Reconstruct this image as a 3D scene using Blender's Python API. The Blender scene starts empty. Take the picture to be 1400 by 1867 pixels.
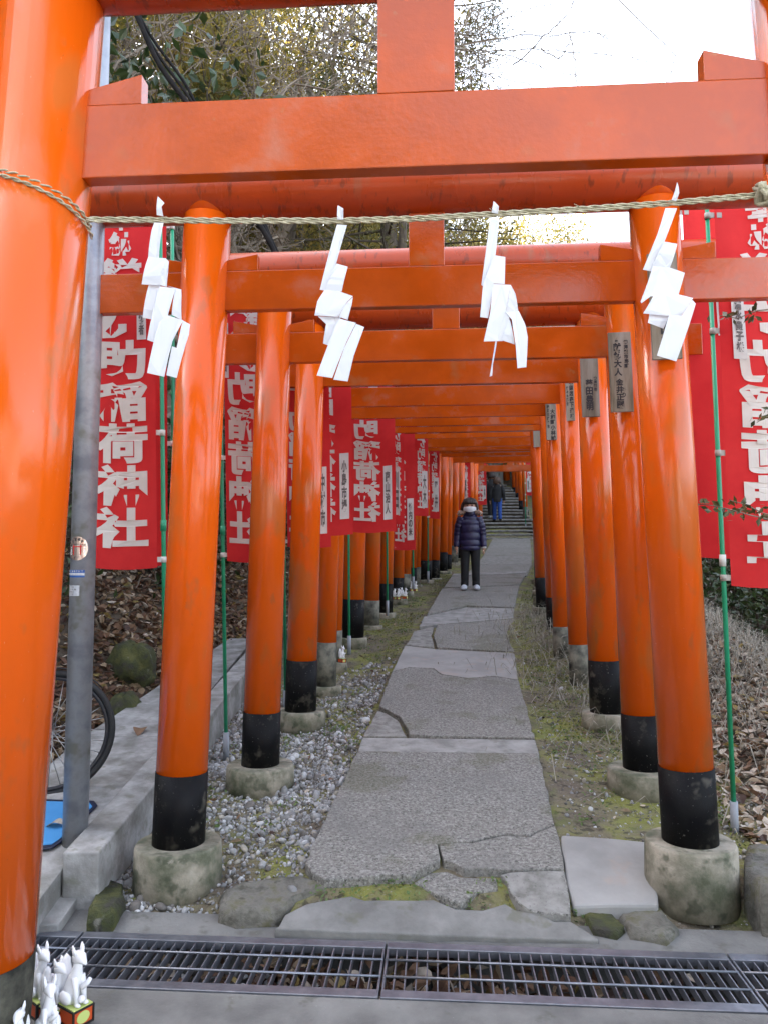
import bpy, bmesh, math, random
import numpy as np
from mathutils import Vector, Matrix, Euler
R = math.radians
rng = np.random.default_rng(7)
random.seed(7)
S = bpy.context.scene
COL = S.collection

# ------------------------------------------------------------------ camera, sky, sun, exposure
CZ, FPX, PITCH = 1.45, 1400.0, R(4.2)
cam_d = bpy.data.cameras.new("camera"); cam = bpy.data.objects.new("camera", cam_d); COL.objects.link(cam)
cam.location = (0, 0, CZ); cam.rotation_euler = (R(90) + PITCH, 0, 0)
cam_d.sensor_fit = 'HORIZONTAL'; cam_d.sensor_width = 36.0; cam_d.lens = 36.0
cam_d.clip_start = 0.05; cam_d.clip_end = 400
S.camera = cam
SUN_EL, SUN_AZ = R(31), R(-60)          # low from the left; the hill on the left shades the tunnel
W = bpy.data.worlds.new("World"); S.world = W; W.use_nodes = True
nt = W.node_tree; nt.nodes.clear()
sky = nt.nodes.new("ShaderNodeTexSky"); sky.sky_type = 'NISHITA'; sky.sun_disc = False
sky.sun_elevation = SUN_EL; sky.sun_rotation = SUN_AZ
sky.air_density = 1.0; sky.dust_density = 4.0; sky.ozone_density = 1.0
hs = nt.nodes.new("ShaderNodeHueSaturation"); hs.inputs['Saturation'].default_value = 0.55
bg = nt.nodes.new("ShaderNodeBackground"); bg.inputs['Strength'].default_value = 0.15
wo = nt.nodes.new("ShaderNodeOutputWorld")
nt.links.new(sky.outputs[0], hs.inputs['Color']); nt.links.new(hs.outputs[0], bg.inputs[0]); nt.links.new(bg.outputs[0], wo.inputs[0])
sl = bpy.data.lights.new("sun", 'SUN'); sl.energy = 3.0; sl.angle = R(0.5); sl.color = (1, .93, .8)
so = bpy.data.objects.new("sun", sl); COL.objects.link(so)
sd = Vector((math.sin(SUN_AZ) * math.cos(SUN_EL), math.cos(SUN_AZ) * math.cos(SUN_EL), math.sin(SUN_EL)))
so.rotation_euler = sd.to_track_quat('Z', 'Y').to_euler(); so.location = (-30, 10, 30)
S.view_settings.view_transform = 'Standard'; S.view_settings.look = 'None'
S.view_settings.exposure = 3.0; S.view_settings.gamma = 1.0
S.cycles.max_bounces = 8; S.cycles.diffuse_bounces = 4; S.cycles.glossy_bounces = 4; S.cycles.transparent_max_bounces = 8
S.cycles.use_denoising = True

# ------------------------------------------------------------------ measuring helpers (survey of the place)
def ray(px, py):
    u, v = (px - 700) / FPX, (933.5 - py) / FPX
    c, s = math.cos(PITCH), math.sin(PITCH)
    d = Vector((u, c - s * v, s + c * v))
    return d / d.y
def P(px, py, y):
    d = ray(px, py); return Vector((d.x * y, y, CZ + d.z * y))
def G(px, py, a=-.255, b=.11):
    d = ray(px, py); y = (CZ - a) / (b - d.z); return Vector((d.x * y, y, CZ + d.z * y))

# ------------------------------------------------------------------ mesh helpers
class MB:
    def __init__(s): s.v = []; s.f = []; s.m = []; s.s = []
    def add(s, vs, fs, m=0, smooth=False):
        o = len(s.v); s.v.extend([tuple(v) for v in vs])
        for f in fs: s.f.append(tuple(i + o for i in f)); s.m.append(m); s.s.append(smooth)
    def box(s, c, d, m=0, rot=None):
        x, y, z = d[0] / 2, d[1] / 2, d[2] / 2
        vs = [Vector((a, b, e)) for a in (-x, x) for b in (-y, y) for e in (-z, z)]
        if rot is not None: vs = [rot @ v for v in vs]
        vs = [v + Vector(c) for v in vs]
        s.add(vs, [(0, 1, 3, 2), (4, 6, 7, 5), (0, 4, 5, 1), (2, 3, 7, 6), (0, 2, 6, 4), (1, 5, 7, 3)], m)
    def tube(s, pts, rad, n=12, m=0, caps=True, smooth=True, flat=None):
        pts = [Vector(p) for p in pts]
        if not hasattr(rad, '__len__'): rad = [rad] * len(pts)
        vs, fs = [], []
        up = Vector((0.13, 0.97, 0.2)).normalized() if flat is None else Vector(flat)
        for i, p in enumerate(pts):
            t = (pts[min(i + 1, len(pts) - 1)] - pts[max(i - 1, 0)])
            if t.length < 1e-9: t = Vector((0, 0, 1))
            t.normalize()
            a = up - t * up.dot(t)
            if a.length < 1e-4: a = t.orthogonal()
            a.normalize(); b = t.cross(a); up = a
            r = rad[i]
            ra, rb = (r if hasattr(r, '__len__') else (r, r))
            for k in range(n):
                q = 2 * math.pi * k / n
                vs.append(p + a * (math.cos(q) * ra) + b * (math.sin(q) * rb))
        for i in range(len(pts) - 1):
            for k in range(n):
                k2 = (k + 1) % n
                fs.append((i * n + k, i * n + k2, (i + 1) * n + k2, (i + 1) * n + k))
        s.add(vs, fs, m, smooth)
        if caps:
            o = len(s.v) - len(vs)
            s.f.append(tuple(o + k for k in reversed(range(n)))); s.m.append(m); s.s.append(False)
            o2 = o + (len(pts) - 1) * n
            s.f.append(tuple(o2 + k for k in range(n))); s.m.append(m); s.s.append(False)
    def ell(s, c, r, n=14, m=0, rot=None):
        vs, fs = [], []
        h = n // 2
        for i in range(h + 1):
            t = math.pi * i / h
            for k in range(n):
                q = 2 * math.pi * k / n
                v = Vector((r[0] * math.sin(t) * math.cos(q), r[1] * math.sin(t) * math.sin(q), r[2] * math.cos(t)))
                if rot is not None: v = rot @ v
                vs.append(v + Vector(c))
        for i in range(h):
            for k in range(n):
                k2 = (k + 1) % n
                fs.append((i * n + k, (i + 1) * n + k, (i + 1) * n + k2, i * n + k2))
        s.add(vs, fs, m, True)
    def prism(s, poly, thick, m=0):            # poly: 3-D points of the top face, extruded down
        n = len(poly); top = [Vector(p) for p in poly]; bot = [p - Vector((0, 0, thick)) for p in top]
        s.add(top + bot, [tuple(range(n)), tuple(reversed(range(n, 2 * n)))] +
              [(i, n + i, n + (i + 1) % n, (i + 1) % n) for i in range(n)], m)
    def mesh(s, name, mats, bevel=0.0, seg=2):
        me = bpy.data.meshes.new(name); me.from_pydata(s.v, [], s.f); me.update()
        for m in (mats if isinstance(mats, (list, tuple)) else [mats]): me.materials.append(m)
        me.polygons.foreach_set('material_index', s.m); me.polygons.foreach_set('use_smooth', s.s)
        bm = bmesh.new(); bm.from_mesh(me)
        bmesh.ops.recalc_face_normals(bm, faces=bm.faces)
        if bevel > 0:
            ed = [e for e in bm.edges if len(e.link_faces) == 2 and e.calc_face_angle(0) > 0.6]
            bmesh.ops.bevel(bm, geom=ed, offset=bevel, segments=seg, affect='EDGES', clamp_overlap=True, profile=0.5)
        bm.to_mesh(me); bm.free()
        return me
    def obj(s, name, mats, parent=None, bevel=0.0, loc=None):
        return link(name, s.mesh(name, mats, bevel), parent, loc)

def link(name, me, parent=None, loc=None):
    o = bpy.data.objects.new(name, me); COL.objects.link(o)
    if parent is not None: o.parent = parent
    if loc is not None: o.location = loc
    return o
def tag(o, label, cat, group=None):
    o['label'] = label; o['category'] = cat
    if group: o['group'] = group
    return o
def thing(name, label, cat, loc=(0, 0, 0), rz=0.0, group=None):
    o = bpy.data.objects.new(name, None); COL.objects.link(o); o.empty_display_size = .1
    o.location = loc; o.rotation_euler = (0, 0, rz)
    return tag(o, label, cat, group)
def kind(o, k): o['kind'] = k; return o
def dup(root, loc, rz=0.0, sc=1.0, label=None, group=None):
    r = root.copy(); COL.objects.link(r); r.location = loc; r.rotation_euler = (0, 0, rz); r.scale = (sc, sc, sc)
    if label: r['label'] = label
    if group: r['group'] = group
    for ch in list(root.children):
        c = ch.copy(); COL.objects.link(c); c.parent = r
        for g in list(ch.children):
            d = g.copy(); COL.objects.link(d); d.parent = c
    return r
def arr_mesh(name, V, F, mats, midx=None, smooth=False):
    """fast mesh from arrays: F is (n,3) or (n,4)"""
    V = np.asarray(V, np.float32); F = np.asarray(F, np.int32); k = F.shape[1]
    me = bpy.data.meshes.new(name)
    me.vertices.add(len(V)); me.vertices.foreach_set('co', V.ravel())
    me.loops.add(F.size); me.loops.foreach_set('vertex_index', F.ravel())
    me.polygons.add(len(F)); me.polygons.foreach_set('loop_start', np.arange(0, F.size, k, dtype=np.int32))
    for m in (mats if isinstance(mats, (list, tuple)) else [mats]): me.materials.append(m)
    if midx is not None: me.polygons.foreach_set('material_index', np.asarray(midx, np.int32))
    me.polygons.foreach_set('use_smooth', np.full(len(F), smooth))
    me.update(calc_edges=True); me.validate()
    return me

# ------------------------------------------------------------------ materials
def mat(name, cols, scale=6.0, rough=.6, bump=0.0, bscale=40.0, metal=0.0, spec=.5, detail=5.0, lo=.35, hi=.65,
        stretch=None, fine=None, coat=0.0, rough2=None, trans=0.0, rand=0.0):
    """cols: 1-3 linear colours mixed by world-space noise; fine=(colour, scale, amount) adds speckle"""
    m = bpy.data.materials.new(name); m.use_nodes = True
    t = m.node_tree; b = t.nodes['Principled BSDF']; L = t.links
    geo = t.nodes.new('ShaderNodeNewGeometry'); mp = t.nodes.new('ShaderNodeMapping')
    if stretch: mp.inputs['Scale'].default_value = stretch
    L.new(geo.outputs['Position'], mp.inputs['Vector'])
    def noise(sc, det=detail, r=.6):
        n = t.nodes.new('ShaderNodeTexNoise'); n.inputs['Scale'].default_value = sc
        n.inputs['Detail'].default_value = det; n.inputs['Roughness'].default_value = r
        L.new(mp.outputs[0], n.inputs['Vector']); return n.outputs[0]
    if len(cols) == 1:
        rgb = t.nodes.new('ShaderNodeRGB'); rgb.outputs[0].default_value = (*cols[0], 1); c = rgb.outputs[0]
    else:
        rp = t.nodes.new('ShaderNodeValToRGB'); e = rp.color_ramp.elements
        e[0].position = lo; e[0].color = (*cols[0], 1); e[1].position = hi; e[1].color = (*cols[-1], 1)
        if len(cols) == 3:
            k = e.new((lo + hi) / 2); k.color = (*cols[1], 1)
        nz = noise(scale); L.new(nz, rp.inputs[0]); c = rp.outputs[0]
        if rough2 is not None:
            mr = t.nodes.new('ShaderNodeMapRange'); mr.inputs[1].default_value = lo; mr.inputs[2].default_value = hi
            mr.inputs[3].default_value = rough; mr.inputs[4].default_value = rough2
            L.new(nz, mr.inputs[0]); L.new(mr.outputs[0], b.inputs['Roughness'])
    if fine:
        items = fine if isinstance(fine, list) else [fine]
        for (fc, fs, th, am) in items:
            mr = t.nodes.new('ShaderNodeMapRange'); mr.inputs[1].default_value = th; mr.inputs[2].default_value = th + .08
            mr.inputs[3].default_value = 0; mr.inputs[4].default_value = am
            L.new(noise(fs, 3), mr.inputs[0])
            mx = t.nodes.new('ShaderNodeMix'); mx.data_type = 'RGBA'
            L.new(mr.outputs[0], mx.inputs[0]); L.new(c, mx.inputs[6]); mx.inputs[7].default_value = (*fc, 1); c = mx.outputs[2]
    if rand > 0:
        oi = t.nodes.new('ShaderNodeObjectInfo'); mr = t.nodes.new('ShaderNodeMapRange')
        mr.inputs[3].default_value = 1 - rand; mr.inputs[4].default_value = 1 + rand; L.new(oi.outputs['Random'], mr.inputs[0])
        hv = t.nodes.new('ShaderNodeHueSaturation'); L.new(mr.outputs[0], hv.inputs['Value']); L.new(c, hv.inputs['Color']); c = hv.outputs[0]
    L.new(c, b.inputs['Base Color'])
    if rough2 is None or len(cols) == 1: b.inputs['Roughness'].default_value = rough
    b.inputs['Metallic'].default_value = metal; b.inputs['Specular IOR Level'].default_value = spec
    b.inputs['Coat Weight'].default_value = coat; b.inputs['Coat Roughness'].default_value = .08
    if bump > 0:
        bp = t.nodes.new('ShaderNodeBump'); bp.inputs['Strength'].default_value = 1.0; bp.inputs['Distance'].default_value = bump
        L.new(noise(bscale, 6), bp.inputs['Height']); L.new(bp.outputs[0], b.inputs['Normal'])
    if trans > 0:
        tr = t.nodes.new('ShaderNodeBsdfTranslucent'); L.new(c, tr.inputs[0])
        ms = t.nodes.new('ShaderNodeMixShader'); ms.inputs[0].default_value = trans
        L.new(b.outputs[0], ms.inputs[1]); L.new(tr.outputs[0], ms.inputs[2])
        L.new(ms.outputs[0], t.nodes['Material Output'].inputs[0])
    return m
VERM = (.70, .098, .008)
M = {}
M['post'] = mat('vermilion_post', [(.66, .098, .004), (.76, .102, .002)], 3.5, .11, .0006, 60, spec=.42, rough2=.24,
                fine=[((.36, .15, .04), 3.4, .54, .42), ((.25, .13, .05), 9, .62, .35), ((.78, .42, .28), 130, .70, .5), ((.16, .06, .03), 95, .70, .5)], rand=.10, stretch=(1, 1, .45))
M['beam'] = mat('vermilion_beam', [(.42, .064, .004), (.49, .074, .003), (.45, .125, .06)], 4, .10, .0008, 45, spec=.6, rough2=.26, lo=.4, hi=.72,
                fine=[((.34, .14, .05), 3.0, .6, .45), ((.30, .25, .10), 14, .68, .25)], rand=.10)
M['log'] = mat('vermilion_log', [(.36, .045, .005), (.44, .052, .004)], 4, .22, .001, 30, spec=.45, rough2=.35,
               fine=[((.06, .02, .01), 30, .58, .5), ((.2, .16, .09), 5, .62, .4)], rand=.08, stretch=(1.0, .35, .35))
M['black'] = mat('black_band', [(.005, .005, .006), (.008, .008, .008), (.07, .063, .052)], 9, .5, .001, 60, lo=.45, hi=.78, rough2=.8, spec=.12,
                 fine=[((.45, .45, .40), 85, .68, .7), ((.11, .10, .08), 7, .6, .5)])
M['bandgrey'] = mat('weathered_band', [(.02, .02, .02), (.10, .10, .08), (.20, .19, .15)], 9, .6, .0015, 60, lo=.32, hi=.62, rough2=.9, spec=.2)
M['banddark'] = mat('dark_weathered_band', [(.015, .015, .012), (.05, .048, .036), (.085, .08, .06)], 11, .8, .003, 60, lo=.35, hi=.65, spec=.2)
M['concrete'] = mat('footing_concrete', [(.09, .098, .06), (.21, .195, .145), (.35, .315, .25)], 7, .9, .004, 40,
                    fine=[((.045, .055, .03), 9, .56, .7), ((.36, .33, .27), 16, .66, .6)])
M['stone'] = mat('path_stone', [(.115, .110, .098), (.205, .198, .178), (.33, .322, .295)], 62, .85, .012, 85, lo=.32, hi=.68,
                 fine=[((.46, .45, .43), 120, .60, .7), ((.025, .025, .023), 85, .58, .8), ((.09, .09, .04), 2.2, .55, .4), ((.16, .155, .145), 1.6, .56, .4)])
M['stone2'] = mat('path_stone_fine', [(.14, .136, .122), (.215, .21, .193), (.27, .265, .245)], 14, .85, .006, 60,
                  fine=[((.07, .07, .06), 60, .62, .6), ((.12, .13, .06), 4, .6, .4)])
M['cement'] = mat('cement_patch', [(.17, .168, .157), (.245, .24, .227), (.31, .305, .29)], 7, .85, .0025, 60,
                  fine=((.13, .125, .10), 9, .6, .5))
M['pale'] = mat('pale_cement', [(.22, .217, .207), (.30, .293, .28)], 4, .8, .0015, 30, fine=((.32, .26, .22), 5, .58, .5))
M['fore'] = mat('forecourt_concrete', [(.09, .09, .085), (.135, .133, .126), (.18, .178, .168)], 3.5, .9, .003, 70,
                fine=[((.08, .08, .06), 9, .6, .6), ((.35, .35, .33), 60, .68, .5)])
M['kerb'] = mat('kerb_concrete', [(.16, .155, .14), (.24, .236, .225), (.36, .355, .345)], 6, .9, .003, 60, fine=((.13, .13, .09), 10, .6, .5))
M['moss_tuft'] = mat('moss_tuft', [(.10, .115, .02), (.19, .20, .035), (.23, .20, .05)], 5, .9, trans=.2)
M['bounce_lane'] = mat('pale_bounce_lane', [(.42, .41, .38), (.55, .54, .5)], 3, .9)
M['apron'] = mat('apron_cement', [(.125, .123, .115), (.17, .168, .158), (.215, .212, .2)], 6, .9, .003, 70, fine=((.10, .10, .06), 7, .58, .5))
M['moss'] = mat('mossy_soil', [(.13, .105, .075), (.17, .15, .085), (.19, .195, .045)], 3.6, .95, .02, 50,
                fine=[((.26, .24, .2), 70, .6, .7), ((.035, .03, .02), 18, .54, .75), ((.13, .16, .03), 5, .56, .5)], lo=.38, hi=.6)
M['soil'] = mat('soil', [(.05, .035, .022), (.10, .075, .05)], 5, .95, .02, 40)
M['mossrock'] = mat('moss_rock', [(.035, .033, .025), (.045, .052, .016), (.085, .085, .024)], 11, .95, .012, 60,
                    fine=((.22, .21, .18), 9, .63, .7))
M['greyrock'] = mat('grey_rock', [(.08, .077, .06), (.15, .143, .122), (.10, .095, .04)], 9, .9, .012, 45, fine=((.05, .05, .03), 14, .6, .7))
M['steel'] = mat('galvanised_grate', [(.16, .17, .20), (.26, .275, .31)], 12, .42, .0005, 60, metal=.75)
M['pole'] = mat('galvanised_pole', [(.25, .27, .31), (.36, .38, .42), (.30, .31, .31)], 7, .42, .0004, 50, metal=.55, rough2=.55,
                fine=((.17, .17, .11), 7, .6, .4))
M['red'] = mat('banner_red', [(.64, .028, .032), (.76, .044, .044)], 3, .75, .0015, 12, trans=.4, spec=.2)
M['ink_white'] = mat('banner_lettering', [(.62, .58, .52), (.70, .67, .62)], 8, .8, trans=.15)
M['strip'] = mat('paper_strip', [(.55, .53, .50), (.64, .62, .60)], 8, .8)
M['ink'] = mat('ink', [(.03, .028, .03)], 3, .8)
M['inkfade'] = mat('faded_ink', [(.13, .115, .11)], 3, .8)
M['green'] = mat('green_pole', [(.01, .24, .11), (.02, .30, .15)], 5, .35)
M['white_plastic'] = mat('white_tie', [(.60, .60, .56)], 3, .5)
M['tie'] = mat('grey_tie', [(.36, .34, .30)], 3, .6)
M['socket'] = mat('grey_socket', [(.26, .28, .31)], 3, .6)
M['paper'] = mat('white_paper', [(.80, .81, .84)], 3, .8, trans=.28)
M['rope'] = mat('straw_rope', [(.34, .30, .19), (.54, .49, .35)], 60, .9, .002, 200)
M['wood'] = mat('plaque_wood', [(.12, .095, .06), (.24, .205, .15), (.32, .29, .235)], 14, .85, .002, 60, stretch=(1, 1, .12), rand=.2)
M['porcelain'] = mat('white_porcelain', [(.80, .80, .82)], 3, .25)
M['foxred'] = mat('fox_base_red', [(.55, .08, .02)], 3, .4)
M['foxblack'] = mat('fox_base_black', [(.012, .012, .012)], 3, .4)
M['foxlime'] = mat('fox_base_yellow', [(.50, .58, .18)], 3, .4)
M['foxpink'] = mat('fox_ear_red', [(.60, .16, .12)], 3, .5)
M['rubber'] = mat('tyre_rubber', [(.012, .012, .013)], 3, .6)
M['chrome'] = mat('spoke_metal', [(.5, .5, .5)], 3, .3, metal=.9)
M['mesh_grey'] = mat('basket_metal', [(.22, .23, .25)], 3, .5, metal=.4)
M['dark_metal'] = mat('bicycle_frame', [(.02, .02, .025)], 3, .35)
M['blue'] = mat('blue_board', [(.05, .24, .52), (.07, .28, .58)], 6, .5)
M['navy'] = mat('navy_border', [(.008, .012, .035)], 3, .5)
M['gold'] = mat('emblem_foil', [(.55, .42, .36), (.62, .5, .46)], 30, .25, metal=.7)
M['label_blue'] = mat('blue_label', [(.02, .09, .32)], 3, .4)
M['label_white'] = mat('label_silver', [(.5, .52, .55), (.4, .42, .45)], 90, .4)
M['bark'] = mat('bark', [(.05, .038, .026), (.11, .085, .06)], 12, .95, .01, 40, stretch=(1, 1, .3))
M['twig'] = mat('bare_twig', [(.14, .11, .08), (.27, .22, .17)], 5, .9)
M['darkvine'] = mat('dark_vine', [(.006, .005, .005), (.016, .013, .012)], 9, .8, spec=.2)
M['cedar'] = mat('cedar_needles', [(.04, .05, .018), (.10, .095, .03), (.22, .15, .05)], .9, .8, trans=.35)
M['olive'] = mat('olive_leaves', [(.13, .125, .03), (.27, .215, .05), (.44, .30, .08)], .8, .7, trans=.5)
M['ever'] = mat('evergreen_leaves', [(.012, .028, .009), (.03, .055, .016), (.055, .085, .022)], 2.2, .35, trans=.15)
M['sprig'] = mat('sprig_leaves', [(.03, .05, .015), (.08, .09, .03), (.15, .09, .03)], 14, .4, trans=.2)
M['weed'] = mat('weed_leaves', [(.07, .12, .03), (.14, .2, .06)], 20, .6, trans=.2)
M['grass'] = mat('dry_grass', [(.20, .185, .15), (.36, .335, .28), (.27, .25, .2)], 6, .9, trans=.2)
LEAFC = [(.09, .045, .025), (.16, .09, .05), (.26, .19, .12), (.40, .34, .27), (.05, .028, .02), (.24, .18, .06)]
M_leaf = [mat('dead_leaf', [c, tuple(min(1, x * 1.35) for x in c)], 40, .7, trans=.15) for c in LEAFC]
STC = [(.17, .17, .167), (.26, .26, .256), (.40, .40, .40), (.11, .10, .09), (.27, .25, .21)]
M_peb = [mat('pebble', [c, tuple(x * 1.25 for x in c)], 60, .8) for c in STC]

# ------------------------------------------------------------------ lettering (built from glyph outlines)
GL = {}
def glyph(ch):
    if ch in GL: return GL[ch]
    cu = bpy.data.curves.new('glyph', 'FONT'); cu.body = ch; cu.size = 1.0; cu.offset = .04; cu.resolution_u = 3
    o = bpy.data.objects.new('glyph', cu); COL.objects.link(o)
    dg = bpy.context.evaluated_depsgraph_get(); dg.update()
    me = bpy.data.meshes.new_from_object(o.evaluated_get(dg))
    vs = np.array([v.co[:2] for v in me.vertices], float).reshape(-1, 2); fs = [tuple(p.vertices) for p in me.polygons]
    bpy.data.objects.remove(o); bpy.data.curves.remove(cu); bpy.data.meshes.remove(me)
    if len(vs):
        mn, mx = vs.min(0), vs.max(0); sc = max((mx - mn).max(), .3); vs = (vs - (mn + mx) / 2) / sc
    GL[ch] = (vs, fs); return GL[ch]
def column(mb, text, cx, ztop, cw, chh, fn, mirror=False, m=0, fill=.98, slant=0):
    """vertical writing; fn(u, v) maps sheet coordinates to a point"""
    for i, ch in enumerate(text):
        if ch == ' ': continue
        vs, fs = glyph(ch)
        if not len(vs): continue
        cz = ztop - chh * (i + .5)
        x = vs[:, 0] * cw * fill * (-1 if mirror else 1); z = vs[:, 1] * chh * fill
        mb.add([fn(cx + a + slant * b, cz + b) for a, b in zip(x, z)], fs, m)

# ------------------------------------------------------------------ the ground
PC = np.array([(-30, -2.2), (0, -.05), (3.5, .24), (4.85, .405), (7.3, .67), (9.66, 1.0), (12.35, 1.6), (16.7, 2.64), (23.8, 3.94), (28, 4.2), (31, 4.05), (35, 3.0), (45, 0), (90, -8)])
def xc(y): return np.interp(y, PC[:, 0], PC[:, 1])
def zc(y):
    return np.interp(y, [-30, 3.17, 3.37, 24, 33, 50, 90], [0, .012, .118, 2.385, 5.1, 13, 22])
def smooth(a, b, x):
    t = np.clip((x - a) / (b - a), 0, 1); return t * t * (3 - 2 * t)
def wob(x, y):
    return .5 * np.sin(1.7 * x + .9 * y + 1) + .3 * np.sin(3.1 * y - 2.3 * x) + .2 * np.sin(6.3 * x + 5.1 * y)
def ground(x, y):
    x = np.asarray(x, float); y = np.asarray(y, float)
    u = x - xc(y); z = zc(y) - .03 - .035 * smooth(.5, .9, np.abs(u)) - .04 * smooth(-.55, -1.1, u) * (y < 9)
    z = z + .012 * wob(3 * x, 3 * y) * smooth(.55, .8, np.abs(u))
    hl = -1.95 + 0 * y; hl = np.where(y > 5, np.interp(y, [5, 8, 14, 24, 32], [-1.95, -1.5, -.1, 2.1, 2.0]), hl)
    s = np.clip(hl - x, 0, None)
    hill = .78 * np.minimum(s, 3) + .95 * np.clip(s - 3, 0, 20) + .2 * np.clip(s - 23, 0, None)
    hill = hill * smooth(-4.6, -2.3, y) + .10 * s * 0
    hill = hill * (1 - .45 * smooth(26, 60, y)) + .10 * wob(x, y) * smooth(.2, 1.5, s)
    z = z + hill
    t = np.clip(u - 1.35, 0, None) * smooth(2.6, 4.5, y)
    z = z + .10 * np.minimum(t, 1.2)
    z = z + .62 * np.exp(-((x - 2.55) / .75) ** 2 - ((y - 7.6) / 1.9) ** 2)
    z = z - .38 * np.clip(x - xc(y) - 2.6, 0, 14) * smooth(4.5, 8, y) - .06 * np.clip(u - 2.4, 0, 6) * (1 - smooth(4.5, 8, y)) * smooth(2.6, 4, y)
    front = y + .07 * x < 3.17
    return np.where(front & (np.abs(x) < 6), -.30, np.where(front, -.05 + hill, z))
def gz(x, y): return float(ground(x, y))
def grid(name, xs, ys, mats, fn_mat=None, drop=0.0):
    X, Y = np.meshgrid(xs, ys); Z = ground(X, Y) - drop
    V = np.stack([X, Y, Z], -1).reshape(-1, 3); nx, ny = len(xs), len(ys)
    i = np.arange(nx - 1)[None, :] + nx * np.arange(ny - 1)[:, None]
    F = np.stack([i, i + 1, i + 1 + nx, i + nx], -1).reshape(-1, 4)
    mi = None
    if fn_mat is not None:
        c = V[F].mean(1); mi = fn_mat(c[:, 0], c[:, 1])
    return kind(link(name, arr_mesh(name, V, F, mats, mi, True)), 'structure')
xs = np.unique(np.concatenate([np.linspace(-60, -8, 27), np.linspace(-8, 8, 161), np.linspace(8, 60, 27)]))
ys = np.unique(np.concatenate([np.linspace(-30, 2.8, 30), np.linspace(2.8, 3.6, 34), np.linspace(3.6, 14, 140), np.linspace(14, 34, 80), np.linspace(34, 120, 40)]))
grid('ground', xs, ys, [M['moss'], M['soil']], lambda x, y: ((x < np.interp(y, [5, 8, 14, 24], [-1.4, -1.2, .2, 2.3])) | (x - xc(y) > 1.75)).astype(int))

GY = R(-4.0)                                  # the drain runs slightly askew
def rot2(x, y): c, s = math.cos(GY), math.sin(GY); return Vector((c * x - s * y, s * x + c * y, 0))
gc = P(700, 1708, 3.14); GYF = 3.10           # far edge line of grate at x=0
def gp(x, y, z=0.0):                          # drain coordinates -> world ; y=0 is far edge of the grate
    v = rot2(x, y); return Vector((v.x, v.y + GYF, z))
f = MB()
f.prism([gp(-14, -20), gp(14, -20), gp(14, -.395), gp(-14, -.395)], .35)
kind(f.obj('forecourt', M['fore'], bevel=.006), 'structure')
f = MB(); f.prism([Vector((-14, -19.5, .006)), Vector((16, -19.5, .006)), Vector((16, -5, .006)), Vector((-14, -5, .006))], .003)
kind(f.obj('bounce_lane', M['bounce_lane']), 'structure')  # unseen pale sheet added behind the camera to bounce sunlight onto the gates
f = MB(); f.prism([gp(-6, .005, -.01), gp(6, .005, -.01), gp(6, .17, .012), gp(-6, .17, .012)], .33)
kind(f.obj('drain_edge', M['fore'], bevel=.006), 'structure')

# path slabs: flat stones on the slope, outlined in place on the path plane
def rough_poly(pts, amp=.012, step=.07):
    out = []
    n = len(pts)
    for i in range(n):
        a, b = pts[i], pts[(i + 1) % n]; d = (b - a).length; k = max(1, int(d / step))
        for j in range(k):
            q = a.lerp(b, j / k)
            if j: q = q + Vector((rng.normal(0, amp * .35), rng.normal(0, amp * .35), 0))
            out.append(q)
    return out
pm = MB()
def slab(px, m, dz=0.0, thick=.12, amp=.012, a_=-.255, b_=.11):
    pts = [G(a, b, a_, b_) + Vector((0, 0, dz)) for a, b in px]
    pm.prism(rough_poly(pts, amp), thick, m)
slab([(652, 1374), (982, 1378), (1010, 1508), (976, 1521), (966, 1528), (918, 1525), (858, 1539), (797, 1542), (802, 1571), (757, 1595), (750, 1601), (700, 1600), (640, 1607), (592, 1608), (570, 1597), (557, 1578), (575, 1535)], 0, .012)
slab([(800, 1544), (860, 1541), (920, 1527), (966, 1530), (978, 1522), (1011, 1509), (1020, 1535), (1028, 1588), (1000, 1587), (930, 1590), (880, 1587), (845, 1588), (825, 1577), (808, 1572)], 0, .010)
slab([(754, 1600), (785, 1582), (815, 1580), (838, 1590), (905, 1592), (907, 1612), (870, 1615), (840, 1635), (820, 1632), (780, 1613)], 0, -.022, .15)
slab([(911, 1597), (930, 1592), (1000, 1589), (1029, 1590), (1038, 1640), (1040, 1672), (1018, 1668), (990, 1668), (960, 1660), (945, 1650), (928, 1628), (923, 1610)], 1, .004, .15, a_=-.80, b_=.267)
slab([(660, 1346), (975, 1350), (983, 1376), (652, 1372)], 2, .004, amp=.002)
slab([(713, 1229), (745, 1220), (790, 1222), (805, 1233), (850, 1240), (900, 1236), (945, 1243), (974, 1348), (790, 1345), (746, 1342), (738, 1325), (730, 1310), (705, 1297), (691, 1290)], 0, .012)
slab([(688, 1295), (704, 1300), (726, 1314), (733, 1328), (741, 1343), (662, 1343)], 1, -.002)
slab([(738, 1178), (795, 1185), (938, 1192), (944, 1241), (900, 1234), (852, 1238), (806, 1231), (790, 1220), (745, 1218), (714, 1226)], 3, .006, amp=.006)
slab([(797, 1141), (862, 1136), (936, 1130), (938, 1190), (797, 1182), (790, 1160)], 0, .01)
slab([(754, 1151), (790, 1143), (786, 1160), (792, 1181), (741, 1176)], 1, 0)
slab([(772, 1125), (850, 1108), (936, 1110), (936, 1128), (800, 1139), (764, 1144)], 2, .004)
slab([(805, 1074), (946, 1068), (937, 1108), (850, 1105), (778, 1121)], 0, .008)
slab([(822, 1052), (957, 1047), (947, 1066), (808, 1072)], 0, .006)
slab([(826, 1047), (960, 1042), (958, 1046), (823, 1051)], 2, .010, amp=.002)
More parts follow.
